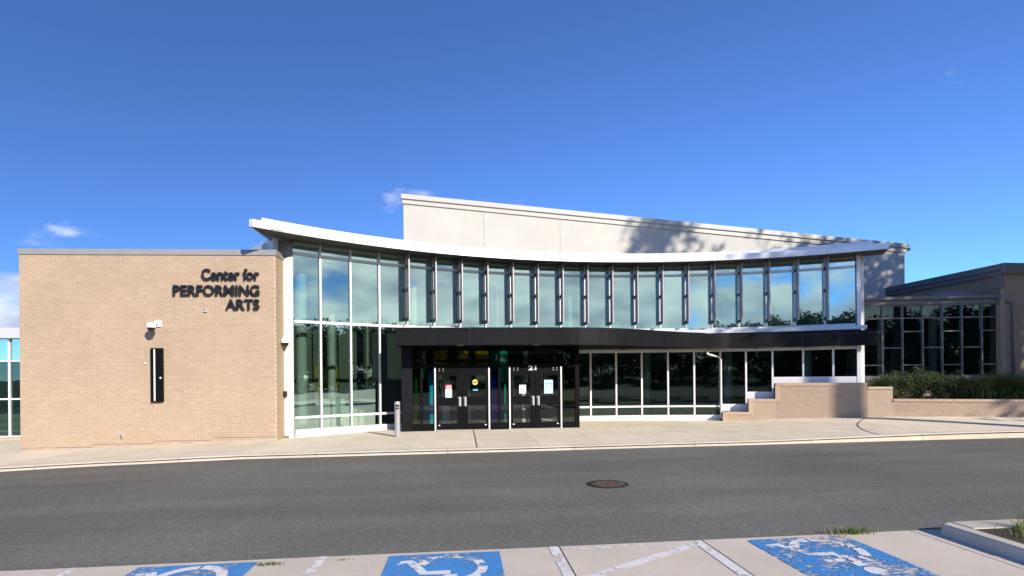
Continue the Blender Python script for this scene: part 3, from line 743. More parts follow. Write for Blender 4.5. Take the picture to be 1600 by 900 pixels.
# ------------------------------------------------------------------ low glazed wing at the far left
lw = thing('left_glazed_wing', 'low glazed wing with a pale fascia peeking out left of the brick block', 'building', (-20, 21.1, -0.4))
TL = 20.9
def ltx(px, py=600): return on_t(px, py, TL).x
zl = lambda py: on_t(16, py, TL).z
sL, sR = -30.0, -12.6
box('fascia', sL, sR, TL - 0.25, TL + 6, zl(529), zl(513), 'grey_panel', lw)
for a, b in zip([sL + 1.75 * i for i in range(10)], [sL + 1.75 * (i + 1) for i in range(10)]):
    b = min(b, sR)
    box('mullion', a - 0.03, a + 0.03, TL - 0.05, TL + 0.06, zl(682), zl(529), 'white_alu', lw)
    box('pane', a + 0.03, b - 0.03, TL, TL + 0.02, zl(563), zl(530), 'glass_clear', lw)
    box('pane', a + 0.03, b - 0.03, TL, TL + 0.02, zl(622), zl(565.5), 'glass_lower', lw)
    box('pane', a + 0.03, b - 0.03, TL, TL + 0.02, zl(680), zl(624.5), 'glass_lower', lw)
for py in (564, 623.5, 682): box('transom', sL, sR, TL - 0.045, TL + 0.055, zl(py + 1.2), zl(py - 1.2), 'white_alu', lw)
box('base_wall', sL, sR, TL + 0.0, TL + 0.2, -1.0, zl(683.5), 'precast', lw)
box('back_wall', sL, sR, TL + 5, TL + 5.2, -1, zl(529), 'interior_wall', lw)
box('floor', sL, sR, TL + 0.2, TL + 5, -0.6, -0.4, 'interior_floor', lw)
for k in range(5): box('inner_frame', sR - 0.5 - k * 0.9, sR - 0.44 - k * 0.9, TL + 2.5, TL + 2.56, -0.4, zl(575), 'black_metal', lw)
for z in (zl(575), zl(594)): box('inner_frame', sL, sR, TL + 2.5, TL + 2.56, z - 0.05, z, 'black_metal', lw)

# ------------------------------------------------------------------ curved glazed hall
hall = thing('glazed_hall', 'curved glass lobby with white frames, grey sun fins and a sweeping white eave', 'building', arc(93, RG, 0.1))
ZS, ZT, ZM, ZL, ZB, ZF = 5.955, 5.60, 3.55, 0.64, 0.28, 0.02      # soffit, vent rail, mid rail, low rail, sill, foot
ZH = 2.71                                                         # head of the lower glazing
def upright(ang, z0, z1, w=0.055, name='mullion', mat='white_alu', r0=RG - 0.06, r1=RG + 0.09):
    c = arc(ang, (r0 + r1) / 2, (z0 + z1) / 2)
    return MB().obox(c, tangent(ang) * w / 2, radial(ang) * (r1 - r0) / 2, UP * (z1 - z0) / 2).build(name, mat, hall)
def rail(a0, a1, z0, z1, name='transom', mat='white_alu', r0=RG - 0.052, r1=RG + 0.08, w=0.055):
    h = math.degrees(w / 2 / RG) * 1.02
    return arcslab(MB(), a0 - h, a1 + h, r0, r1, z0, z1).build(name, mat, hall)
def pane(a0, a1, z0, z1, mat, parent=None):
    """one sheet of glass between two mullion lines, set a hair off true as real panes are"""
    h = math.degrees(0.0275 / RG) * 0.6
    p, q = arc(a0 - h, RG + 0.012), arc(a1 + h, RG + 0.012); d = (q - p); n = Vector((d.y, -d.x, 0)).normalized()
    tw = random.uniform(-0.0035, 0.0035); tl = random.uniform(-0.003, 0.003)
    c = (p + q) / 2 + UP * (z0 + z1) / 2; hx = d / 2; hz = UP * (z1 - z0) / 2
    hx2 = hx + n * tw * hx.length; hz2 = hz + n * tl * hz.length
    return MB().obox(c, hx2, -n * 0.011, hz2).build('pane', mat, parent or hall)
for i in range(0, 22):
    a = A(i)
    lowend = ZF if i <= 4 else ZM - 0.16
    if i == 0:
        # white corner post
        P0, P1 = Vector((-5.335, 16.93, 0)), Vector((-5.03, 16.875, 0))
        MB().prism([(P0.x, P0.y), (P1.x, P1.y), tuple(arc(A(0) - 0.1, RG + 0.12)[:2]), (P0.x + 0.05, P0.y + 0.22)], ZF, 5.48).build('corner_post', 'white_alu', hall, bevel=0.004)
        continue
    if i == 21: upright(a - 0.25, ZM - 0.16, ZS, 0.12, 'corner_post', r0=RG - 0.08, r1=RG + 0.12); continue
    upright(a, lowend if i != 4 else ZM - 0.16, ZS)
for i in range(0, 21):
    a0, a1 = A(i), A(i + 1)
    rail(a0, a1, ZT - 0.04, ZT + 0.04, mat='white_alu')
    rail(a0, a1, ZM - 0.04, ZM + 0.04)
    rail(a0, a1, ZS - 0.07, ZS - 0.002, 'head_frame', 'coping')
    pane(a0, a1, ZT + 0.04, ZS - 0.07, 'glass_clear')
    pane(a0, a1, ZM + 0.04, ZT - 0.04, 'glass_clear')
# lower glazing left of the entrance
AV = ang_of(616, 600)
for i in range(0, 4):
    a0, a1 = A(i), A(i + 1)
    rail(a0, a1, ZL - 0.035, ZL + 0.035)
    pane(a0, a1, ZL + 0.035, ZM - 0.04, 'glass_clear'); pane(a0, a1, ZB, ZL - 0.035, 'glass_clear')
    rail(a0, a1, ZF, ZB, 'sill', r0=RG - 0.075, r1=RG + 0.1)
    rail(a0, a1, ZB - 0.09, ZB - 0.03, 'sill_drip', r0=RG - 0.09, r1=RG - 0.06)
upright(A(4), ZF, ZM - 0.16, 0.06)
# lower glazing right of the entrance
lp = [884, 922.5, 962.5, 1002.5, 1043.5, 1084.5, 1125.5, 1165.5, 1207, 1255, 1302]
la = [ang_of(x, 600) for x in lp] + [A(21) - 0.25]
foot = [ZF] * 6 + [0.46, 0.92, 1.46, 1.46, 1.46]
for k, a in enumerate(la):
    f = foot[min(k, len(foot) - 1)]
    if k in (7, 8): f = foot[k - 1]
    if k < len(la) - 1: upright(a, f, ZH + 0.04, 0.06)
    else: upright(a, 1.46, ZM - 0.16, 0.13, 'corner_post', r0=RG - 0.08, r1=RG + 0.12)
for k in range(len(la) - 1):
    a0, a1 = la[k], la[k + 1]; f = foot[k]; ph = 0.26
    rail(a0, a1, ZH - 0.02, ZH + 0.05, 'head_frame')
    if f == ZF:
        rail(a0, a1, ZL - 0.035, ZL + 0.035); pane(a0, a1, ZL + 0.035, ZH - 0.02, 'glass_lower'); pane(a0, a1, ZB + 0.03, ZL - 0.035, 'glass_lower')
        rail(a0, a1, ZF, ZB + 0.03, 'sill', r0=RG - 0.07, r1=RG + 0.1)
    else:
        pane(a0, a1, f + ph, ZH - 0.02, 'glass_lower'); rail(a0, a1, f, f + ph, 'sill', r0=RG - 0.065, r1=RG + 0.1)
        for z in (f + 0.09, f + 0.17): rail(a0, a1, z - 0.005, z + 0.005, 'sill_rib', 'white_alu', r0=RG - 0.072, r1=RG - 0.06)
# spandrel between lower head and upper mid rail, behind the canopy
for k in range(10):
    a0 = A(4) + (A(21) - A(4)) * k / 10; a1 = A(4) + (A(21) - A(4)) * (k + 1) / 10
    rail(a0, a1, ZH + 0.05, ZM - 0.045, 'spandrel_panel', 'grey_panel', r0=RG - 0.03, r1=RG + 0.08)
# white ledge that shows right of the canopy's bend
e0, e1 = ang_of(985, 515, 17.1), ang_of(1355, 512, 17.1)
for k in range(5):
    a0 = e0 + (e1 - e0) * k / 5; a1 = e0 + (e1 - e0) * (k + 1) / 5
    arcslab(MB(), a0 - 0.01, a1 + 0.01, RG - 0.40, RG - 0.062, ZM - 0.19, ZM - 0.06, 3).build('ledge_flashing', 'eave_white', hall)
# sun fins
def fin(i):
    a = A(i); az = 90 - a; k = 0.6 if az < 0 else 0.8
    f = R_(-az * k); fd = Vector((math.sin(f), -math.cos(f), 0)); ft = Vector((math.cos(f), math.sin(f), 0))
    p = arc(a, RG - 0.06); z0, z1 = ZM + 0.20, ZS - 0.02
    b = MB().obox(p + fd * 0.27 + UP * (z0 + z1) / 2, ft * 0.018, fd * 0.19, UP * (z1 - z0) / 2).build('sun_fin', 'fin_metal', hall)
    for z in (z0 + 0.05, (z0 + z1) / 2 - 0.05, z1 - 0.36):
        MB().obox(p + fd * 0.08 + UP * z, ft * 0.032, fd * 0.085, UP * 0.05).build('bracket', 'black_metal', b)
for i in range(4, 21): fin(i)
# eave: soffit panels, fascia, upper band, roof deck
RE = RG - 0.92
aL, aR = 131.0, 57.7
sa = [aL] + [A(i) for i in range(0, 22)] + [aR]
for a0, a1 in zip(sa, sa[1:]):
    g_ = 0.02
    arcslab(MB(), a0 - g_, a1 + g_, RE + 0.012, RG + (0.1 if a1 < 126.6 and a0 > 60 else 0.35), ZS, ZS + 0.02, 1, lim=-5.66).build('soffit_panel', 'soffit', hall)
    arcslab(MB(), a0, a1, RE + 0.02, RG + 0.3, ZS + 0.021, ZS + 0.05, 1, lim=-5.66).build('soffit_joint', 'panel_edge', hall)
nf = 12
for k in range(nf):
    a0 = aL + (aR - aL) * k / nf; a1 = aL + (aR - aL) * (k + 1) / nf
    arcslab(MB(), a0 - 0.012, a1 + 0.012, RE, RE + 0.04, ZS - 0.012, ZS + 0.195, 3).build('fascia_panel', 'eave_white', hall)
    b0 = aL - 1.3 + (aR + 1.3 + 0.2 - aL + 1.3) * k / nf; b1 = aL - 1.3 + (aR + 1.5 - aL + 1.3) * (k + 1) / nf
    arcslab(MB(), b0 - 0.012, b1 + 0.012, RE + 0.30, RE + 0.34, ZS + 0.17, ZS + 0.365, 3, lim=-5.66).build('gutter_band', 'eave_white', hall)
    arcslab(MB(), a0, a1, RE + 0.04, RE + 0.299, ZS + 0.165, ZS + 0.192, 3, lim=-5.66).build('roof_sheet', 'eave_white', hall)
    arcslab(MB(), b0, b1, RE + 0.341, 21.6, ZS + 0.30, ZS + 0.36, 3, lim=-5.66).build('roof_sheet', 'roof_membrane', hall)
# side closures of the roof and hall
box('end_cap', -5.70, -5.665, 15.33, 18.5, ZS + 0.001, ZS + 0.19, 'eave_white', hall)
box('end_cap', -5.555, -5.525, 15.79, 18.5, ZS + 0.193, ZS + 0.36, 'eave_white', hall)
MB().obox(arc(aR, (RE + RG) / 2 + 0.6, ZS + 0.11), radial(aR) * 1.06, tangent(aR) * 0.02, UP * 0.08).build('end_cap', 'eave_white', hall)
box('side_panel', -6.02, -5.62, 17.16, 17.22, 4.9, ZS, 'grey_panel', hall)
box('side_panel', -5.61, -5.06, 17.10, 17.16, 4.9, ZS, 'grey_panel', hall)
# inside: floor, ceiling, back wall, columns, stair rail
def floor_sector(name, a0, a1, r0, r1, z0, z1, mat, n=14): return arcslab(MB(), a0, a1, r0, r1, z0, z1, n).build(name, mat, hall)
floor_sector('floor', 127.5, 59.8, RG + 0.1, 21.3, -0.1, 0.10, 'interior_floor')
floor_sector('ceiling', 127.5, 59.8, RG + 0.11, 21.3, ZS + 0.06, ZS + 0.14, 'interior_ceiling')
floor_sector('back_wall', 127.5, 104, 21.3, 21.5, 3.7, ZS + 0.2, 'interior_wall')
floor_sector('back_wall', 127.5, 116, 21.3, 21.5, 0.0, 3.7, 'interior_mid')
floor_sector('back_wall', 116, 104, 21.3, 21.5, 0.0, 3.7, 'interior_dark')  # darker stretch, coloured to subdue the sun patch on this wall
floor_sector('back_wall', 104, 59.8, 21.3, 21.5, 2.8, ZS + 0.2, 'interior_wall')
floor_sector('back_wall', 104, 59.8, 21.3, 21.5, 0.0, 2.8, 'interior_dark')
for a, w in ((124, 1.2), (119.2, 0.9)):
    c = arc(a, 21.27, 1.2); MB().obox(c, tangent(a) * w / 2, radial(a) * 0.025, UP * 1.1).build('inner_door', 'yellow_wood' if w < 1 else 'interior_dark', hall)
for a in (127.5, 59.8):
    c = arc(a, (RG + 21.4) / 2 + 0.05, 3); MB().obox(c, radial(a) * 1.9, tangent(a) * 0.06, UP * 3.05).build('end_wall', 'interior_wall', hall)
arcslab(MB(), 127, 60.5, 18.9, 19.1, 5.25, 5.45, 14).build('ceiling_beam', 'column_white', hall)
arcslab(MB(), 127, 60.5, 20.6, 21.2, 4.9, 5.2, 14).build('ceiling_beam', 'column_white', hall)
def column(px, r, rr):
    a = ang_of(px, 560, r); c = arc(a, r)
    o = MB(); o.lathe((c.x, c.y, 0.1), [(rr, 0.0), (rr, ZS - 0.06)], 24); smooth_by_angle(o.build('column', 'column_white', hall))
for px, r, rr in ((471, 18.35, 0.17), (648, 18.5, 0.19), (772, 18.5, 0.18), (888, 18.5, 0.17), (1010, 18.5, 0.17), (1137, 18.5, 0.17), (1262, 18.5, 0.15), (518, 20.4, 0.14), (577, 20.4, 0.13)): column(px, r, rr)
for z in (0, 0.45):
    p, q = arc(ang_of(1045, 600, 18.9), 18.9, 0.75 + z), arc(ang_of(1200, 600, 18.9), 18.9, 2.3 + z)
    MB().tube([p, p.lerp(q, 0.5) + Vector((0, 0.25, 0)), q], 0.022, 8).build('stair_rail', 'steel', hall, True)
# reception desk and bench seen through the left panes
c = arc(119, 19.6, 0.1); MB().obox(c + UP * 0.5, tangent(119) * 0.9, radial(119) * 0.3, UP * 0.5).build('desk', 'interior_wall', hall)

dcp = arc(A(0) + 0.55, RG - 0.1, 2.98)
dome_camera(Vector((-5.25, 16.90, 3.02)), Vector((0.98, -0.18, 0)).normalized(), Vector((0.18, -0.98, 0)).normalized(), 0.24, 'white dome camera on the corner post between brick wing and glass')

# ------------------------------------------------------------------ black entrance vestibule
TV = 17.45
def vx(px, py=620): return on_t(px, py, TV).x
def vz(py, px=760): return on_t(px, py, TV).z
ves = thing('entrance_vestibule', 'black framed entrance box with two double doors and coloured side panes', 'entrance', (0.9, 18.3, 0.1))
z_f, z_t0, z_t1, z_h = 0.0, vz(573.5), vz(569.5), vz(543) + 0.2
mul = [(627.5, 644.5), (657, 660), (677, 679), (765.5, 767.5), (779, 782), (794, 795.5), (878, 880), (899, 905.5)]
for a, b in mul:
    wide = b - a > 10
    box('pier' if wide else 'frame_upright', vx(a), vx(b), TV - (0.03 if wide else 0.0), TV + (0.45 if wide else 0.12), z_f, z_h, 'black_panel' if wide else 'black_metal', ves, 0.004)
box('pier', vx(905.5) - 0.10, vx(905.5) + 0.0, TV + 0.121, TV + 2.2, z_f, z_h, 'black_panel', ves)
box('pier', vx(627.5), vx(627.5) + 0.10, TV + 0.451, TV + 1.3, z_f, z_h, 'black_panel', ves)
lites = [(644.5, 657, 'glass_yellow'), (660, 677, 'glass_cyan'), (767.5, 779, 'glass_blue'), (782, 794, 'glass_teal'), (880, 899, 'glass_green')]
for a, b, m in lites:
    box('frame_rail', vx(a), vx(b), TV + 0.01, TV + 0.11, z_f, vz(661), 'black_metal', ves)
    box('frame_rail', vx(a), vx(b), TV + 0.01, TV + 0.11, z_t0, z_t1, 'black_metal', ves)
    box('side_pane', vx(a), vx(b), TV + 0.05, TV + 0.066, vz(661), z_t0, m, ves)
    box('transom_pane', vx(a), vx(b), TV + 0.05, TV + 0.066, z_t1, z_h, 'glass_teal' if a > 760 else 'glass_dark', ves)
for a, b, m in ((679, 765.5, 'glass_yellow'), (795.5, 878, 'glass_dark')):
    box('frame_rail', vx(a), vx(b), TV + 0.012, TV + 0.11, z_t0, z_t1, 'black_metal', ves)
    box('transom_pane', vx(a), vx(b), TV + 0.05, TV + 0.066, z_t1, z_h, m, ves)
for a, b, zz in ((645, 650, 2.1), (663, 676, 2.0), (770, 776, 1.9), (790, 793, 2.1), (884, 888, 1.9)): box('inner_pale_panel', vx(a), vx(b), TV + 0.55, TV + 0.59, 0.136, zz, 'interior_wall', ves)  # pale panels added to catch sun and brighten the coloured panes
for a, b in ((689, 701), (729, 736), (803, 808), (821, 826), (846, 853)): box('inner_pale_panel', vx(a), vx(b), TV + 0.95, TV + 0.99, 0.136, 2.15, 'interior_wall', ves)
box('vestibule_floor', vx(630), vx(903), TV + 0.13, TV + 2.6, 0.02, 0.135, 'interior_floor', ves)
box('inner_beam', vx(679), vx(765), TV + 1.2, TV + 1.3, z_t1 + 0.1, z_t1 + 0.2, 'yellow_wood', ves)
for a, b, m in ((661, 668, 'glass_green'), (866, 875, 'glass_yellow')):
    box('inner_pane', vx(a), vx(b), TV + 0.35, TV + 0.362, 0.14, z_t0 - 0.02, m, ves)
def door_pair(x0, x1, number=None):
    s0, s1 = vx(x0), vx(x1); zt = z_t0; zb = 0.135
    d = MB().box(s0, s0 + 0.045, TV - 0.02, TV + 0.12, zb - 0.05, zt).box(s1 - 0.045, s1, TV - 0.02, TV + 0.12, zb - 0.05, zt).build('door_jamb', 'white_alu', ves)
    box('threshold', s0 + 0.046, s1 - 0.046, TV - 0.06, TV + 0.14, zb - 0.06, zb + 0.015, 'steel', ves)
    hd = box('door_header', s0 + 0.05, s1 - 0.05, TV - 0.005, TV + 0.11, vz(584.5), zt - 0.003, 'black_metal', ves)
    for k in range(4):
        xx = (s0 + 0.15 + 0.12 * (k % 2)) if (k < 2 or True) else 0
    for xx in (s0 + 0.16, s0 + 0.28) + ((s1 - 0.28, s1 - 0.16) if number else ()):
        for zz in (vz(575.5), vz(578.7)):
            MB().lathe((xx, TV - 0.005, zz), [(0.012, 0.0), (0.012, 0.006), (0.008, 0.008)], 10, 'Y').build('bolt_head', 'white_print', hd)
    mid = (s0 + s1) / 2; hw = (s1 - s0) / 2 - 0.05
    for sd in (-1, 1):
        a, b = (s0 + 0.052, mid - 0.004) if sd < 0 else (mid + 0.004, s1 - 0.052)
        zu1, zu0, zl1, zl0 = vz(587), vz(619.5), vz(633), vz(661)
        m = 0.115; ga, gb = a + m * (0.7 if sd < 0 else 1.5), b - m * (1.5 if sd < 0 else 0.7)
        leaf = MB(); y0, y1 = TV + 0.012, TV + 0.058; zd = zb + 0.02; ztop = vz(584.8)
        for (xa, xb, za, zbb) in ((a, ga, zd, ztop), (gb, b, zd, ztop), (ga, gb, zu1, ztop), (ga, gb, zl1, zu0), (ga, gb, zd, zl0)): leaf.box(xa, xb, y0, y1, za, zbb)
        lf = leaf.build('door_leaf', 'black_metal', ves)
        box('upper_glass', ga, gb, TV + 0.03, TV + 0.042, zu0, zu1, 'glass_door', lf)
        box('lower_glass', ga, gb, TV + 0.03, TV + 0.042, zl0, zl1, 'glass_door', lf)
        hx = mid + sd * 0.085
        h = MB(); h.tube([(hx, y0, vz(620)), (hx, y0 - 0.06, vz(621)), (hx, y0 - 0.06, vz(633)), (hx, y0, vz(634))], 0.016, 8)
        h.obox((hx + sd * -0.0, y0 - 0.008, vz(627)), (0.045, 0, 0), (0, 0.006, 0), UP * 0.15); h.build('handle', 'plastic_grey', lf)
        ex = (b if sd < 0 else a) ; xx = (a + 0.09) if sd < 0 else (b - 0.09)
        MB().obox((xx, y0 - 0.006, vz(663.5)), (0.028, 0, 0), (0, 0.006, 0), UP * 0.014).build('kick_latch', 'white_print', lf)
    if number:
        lettering(ves, number, Vector((vx(825.5, 575), TV - 0.006, vz(578.6))), Vector((1, 0, 0)), UP, Vector((0, -1, 0)), vx(838) - vx(825.5), vz(571.8) - vz(578.6), 0.03, 0.006, 'white_print', 'numeral')
door_pair(679, 765.5)
door_pair(795.5, 878, '21')
# notices stuck to the doors
def sheet_on_door(name, x0, x1, y0, y1, label, mat, parts, cat='notice'):
    t = TV + 0.0065; o = thing(name, label, cat, (vx((x0 + x1) / 2), t, vz(y1)))
    box('paper', vx(x0), vx(x1), t - 0.004, t - 0.001, vz(y1), vz(y0), mat, o)
    for nm, a, b, c, d, m in parts: box(nm, vx(a), vx(b), t - 0.007, t - 0.0045, vz(d), vz(c), m, o)
    return o
o = sheet_on_door('door_notice', 696.0, 706.2, 600.5, 620.5, 'red and pale notice headed ACS on the left door leaf', 'paper_pale', [('red_header', 696.0, 706.2, 600.5, 607.3, 'red_print'), ('text_line', 697.5, 704.8, 611, 611.8, 'paper_blue'), ('text_line', 697.5, 704.8, 612.8, 613.6, 'paper_blue'), ('text_line', 699, 703.5, 614.6, 615.6, 'grey_print'), ('text_line', 697, 705.5, 617.3, 618.6, 'grey_print')])
lettering(o, 'ACS', Vector((vx(697.3), TV + 0.0065 - 0.0075, vz(606.2))), Vector((1, 0, 0)), UP, Vector((0, -1, 0)), vx(705) - vx(697.3), vz(601.8) - vz(606.2), 0.03, 0.003, 'white_print')
sheet_on_door('door_notice', 811.5, 822, 602, 615.3, 'small white notice with a red bottom line on the door under 21', 'white_print', [('text_line', 813, 820.5, 604.2, 605, 'paper_blue'), ('text_line', 813, 820.5, 606.2, 607, 'paper_blue'), ('emblem', 815.5, 818.5, 609, 610.8, 'grey_print'), ('red_line', 813.2, 820.6, 612.2, 613.2, 'red_print')])
po = sheet_on_door('door_poster', 850.5, 864, 594.5, 616, 'pale blue poster with two face pictures on the rightmost door leaf', 'paper_blue', [('text_line', 853, 861.5, 596, 597, 'white_print'), ('text_line', 852.5, 862, 612, 612.8, 'white_print'), ('text_line', 852.5, 862, 609.5, 610.3, 'white_print')], 'poster')
for cx_ in (854.6, 860.2):
    MB().lathe((vx(cx_), TV - 0.0005, vz(602.2)), [(0.052, 0), (0.052, 0.001)], 20, 'Y').build('face_picture', 'white_print', po)
    MB().lathe((vx(cx_), TV - 0.0022, vz(600.9)), [(0.036, 0), (0.036, 0.001)], 20, 'Y').build('cap_picture', 'blue_print', po)
st = thing('round_sticker', 'round yellow sticker on the window of the second door leaf', 'sticker', (vx(742.5), TV, vz(601)))
MB().lathe((vx(742.5), TV + 0.008, vz(597)), [(0.088, 0), (0.088, 0.003)], 28, 'Y').build('disc', 'sticker_yellow', st)
box('printed_band', vx(739.2), vx(745.8), TV + 0.002, TV + 0.0045, vz(598.2), vz(595.8), 'grey_print', st)
st = thing('blue_sticker', 'small blue oblong sticker below the round yellow one', 'sticker', (vx(743), TV, vz(611)))
box('backing', vx(739), vx(747), TV + 0.005, TV + 0.008, vz(610.3), vz(607.8), 'blue_print', st)
box('printed_band', vx(740), vx(746), TV + 0.002, TV + 0.0045, vz(609.3), vz(608.8), 'paper_blue', st)

# ------------------------------------------------------------------ black canopy
can = thing('entrance_canopy', 'long black metal canopy running over the doors and bending along the glass', 'canopy', (2.0, 17.5, 2.74))
TC = 16.24; zc0, zc1 = 2.775, 3.30
edge = [(on_t(618, 530, TC).x, TC), (on_t(905, 530, TC).x, TC), (4.6, 16.45), (5.66, 16.93), (6.6, 17.52), (7.5, 18.02), (8.32, 18.36)]
a_ = ang_of(1097, 530, 16.75); b_ = ang_of(1371, 530, 16.75)
a0c = math.degrees(math.atan2(18.36 - CY, 8.32 - CX))
for k in range(1, 13):
    a = a0c + (b_ - a0c) * k / 12; rr = 15.88 + (16.75 - 15.88) * min(1, k / 2.2) ** 0.7
    v = arc(a, rr); edge.append((v.x, v.y))
# smooth resample (Catmull-Rom)
def catmull(P, n):
    Q = []
    for i in range(len(P) - 1):
        p0 = Vector(P[max(i - 1, 0)]); p1 = Vector(P[i]); p2 = Vector(P[i + 1]); p3 = Vector(P[min(i + 2, len(P) - 1)])
        for k in range(n):
            t = k / n; Q.append(0.5 * ((2 * p1) + (p2 - p0) * t + (2 * p0 - 5 * p1 + 4 * p2 - p3) * t * t + (3 * p1 - p0 - 3 * p2 + p3) * t ** 3))
    Q.append(Vector(P[-1])); return Q
ep = [Vector(edge[0]), Vector(edge[1])] + catmull(edge[1:], 6)[1:]
cum = [0.0]
for p, q in zip(ep, ep[1:]): cum.append(cum[-1] + (q - p).length)
def along(d):
    d = max(0, min(cum[-1], d))
    for i in range(len(cum) - 1):
        if d <= cum[i + 1] + 1e-9: return ep[i].lerp(ep[i + 1], (d - cum[i]) / max(1e-9, cum[i + 1] - cum[i]))
    return ep[-1]
def dist_at_px(px):
    best = min(range(0, 2000), key=lambda i: abs(proj_px(along(cum[-1] * i / 1999.0)) - px)); return cum[-1] * best / 1999.0
def proj_px(p): X = p.x * CT - p.y * ST; Z = p.x * ST + p.y * CT; return 800 + F * X / Z
pj = [dist_at_px(x) for x in (618, 678, 735, 792, 841, 889, 938, 977, 1005, 1040, 1068, 1097, 1153, 1203, 1256, 1312)] + [cum[-1]]
def fascia_strip(d0, d1, z0, z1, off0, off1, name, mat):
    n = max(1, int((d1 - d0) / 0.25)); mb = MB(); V = []; Fc = []
    for i in range(n + 1):
        d = d0 + (d1 - d0) * i / n; p = along(d); q = (along(d + 0.02) - along(d - 0.02)).normalized(); nn = Vector((q.y, -q.x))
        for off in (off0, off1):
            for z in (z0, z1): V.append((p.x + nn.x * off, p.y + nn.y * off, z))
    for i in range(n):
        a, b = 4 * i, 4 * i + 4
        Fc += [(a, b, b + 1, a + 1), (a + 2, a + 3, b + 3, b + 2), (a + 1, b + 1, b + 3, a + 3), (a, a + 2, b + 2, b)]
    Fc += [(0, 1, 3, 2), (4 * n, 4 * n + 2, 4 * n + 3, 4 * n + 1)]
    mb.add(V, Fc); return mb.build(name, mat, can)
for d0, d1 in zip(pj, pj[1:]):
    fascia_strip(d0 + 0.007, d1 - 0.007, zc0, zc1 - 0.105, -0.03, 0.0, 'fascia_panel', 'black_panel')
    fascia_strip(d0 + 0.006, d1 - 0.006, zc1 - 0.093, zc1, -0.03, 0.004, 'fascia_cap', 'black_panel')
fascia_strip(0.01, cum[-1] - 0.01, zc0 + 0.01, zc1 - 0.02, -0.05, -0.031, 'seam_glint_backing', 'panel_edge')  # pale strip behind the seams, its colour standing in for edge glints
# deck and soffit follow the edge back to the glass
V = []; Fc = []; n = 60
for i in range(n + 1):
    d = cum[-1] * i / n; p = along(d); q = (along(d + 0.02) - along(d - 0.02)).normalized(); nn = Vector((q.y, -q.x)); p = p - nn * 0.04
    w = Vector((p.x - CX, p.y - CY)); w = w / w.length * (RG - 0.075); b = Vector((max(edge[0][0] + 0.02, CX + w.x), CY + w.y))
    V += [(p.x, p.y, zc0 + 0.04), (b.x, b.y, zc0 + 0.04), (p.x, p.y, zc1 - 0.03), (b.x, b.y, zc1 - 0.03)]
for i in range(n):
    a, b = 4 * i, 4 * i + 4
    Fc += [(a, b, b + 1, a + 1), (a + 2, a + 3, b + 3, b + 2), (a + 1, b + 1, b + 3, a + 3)]
Fc += [(0, 1, 3, 2), (4 * n, 4 * n + 2, 4 * n + 3, 4 * n + 1)]
MB().add(V, Fc).build('deck', 'black_metal', can)
e = along(0); w = arc(116.2, RG - 0.075)
box('side_cheek', e.x - 0.0, e.x + 0.04, TC + 0.032, w.y, zc0, zc1, 'black_panel', can)
for px in (719.5, 839):
    c = on_t(px, 541, TC + 0.45); MB().lathe((c.x, c.y, zc0 + 0.015), [(0.10, 0.0), (0.10, 0.02), (0.085, 0.024)], 20).build('downlight', 'plastic_grey', can)

# ------------------------------------------------------------------ push-button bollard
bp = at(621.3, 685, 15.75); bz = walk_z(bp.x, bp.y); bp.z = bz
bo = thing('door_button_post', 'short silver post with black push button plate beside the entrance', 'bollard', bp)
mb = MB(); mb.lathe(bp, [(0.078, 0.0), (0.078, 0.93)], 28); smooth_by_angle(mb.build('post', 'bollard_silver', bo))
mb = MB(); mb.lathe(bp, [(0.082, 0.931), (0.082, 1.01), (0.078, 1.02), (0.01, 1.022)], 28); smooth_by_angle(mb.build('cap', 'bollard_silver', bo))
mb = MB(); mb.obox(bp + Vector((0.012, -0.078, 0.87)), (0.042, 0, 0), (0, 0.012, 0), UP * 0.065); pl = mb.build('button_plate', 'black_gloss', bo, bevel=0.004)
mb = MB(); mb.lathe(bp + Vector((0.012, -0.0905, 0.86)), [(0.022, 0), (0.022, 0.006), (0.018, 0.008)], 16, 'Y'); mb.build('push_button', 'plastic_grey', pl)

# ------------------------------------------------------------------ downspout under the canopy bend
a1 = ang_of(1126.5, 610, RG - 0.16)
dpt = thing('downspout', 'thin white downspout bending down beside the stepped brick wall', 'downspout', arc(a1, RG - 0.16, 0.1))
q0 = on_t(1106, 548, 18.3)
top = arc(ang_of(1105, 548, RG - 0.75), RG - 0.75, 2.72)
P = [top, top - UP * 0.12, arc(ang_of(1109, 556, RG - 0.6), RG - 0.6, 2.56), arc(ang_of(1122, 560, RG - 0.2), RG - 0.2, 2.5), arc(a1, RG - 0.16, 2.42), arc(a1, RG - 0.16, 0.26), arc(a1 - 0.05, RG - 0.24, 0.14)]
MB().tube(P, 0.038, 12).build('pipe', 'white_alu', dpt, True)
MB().lathe(arc(a1 - 0.05, RG - 0.26, 0.09), [(0.075, 0), (0.075, 0.07), (0.05, 0.09)], 14).build('drain_boot', 'dark_iron', dpt)
MB().lathe(top - UP * 0.02, [(0.06, 0), (0.06, 0.05)], 14).build('outlet_collar', 'precast', dpt)

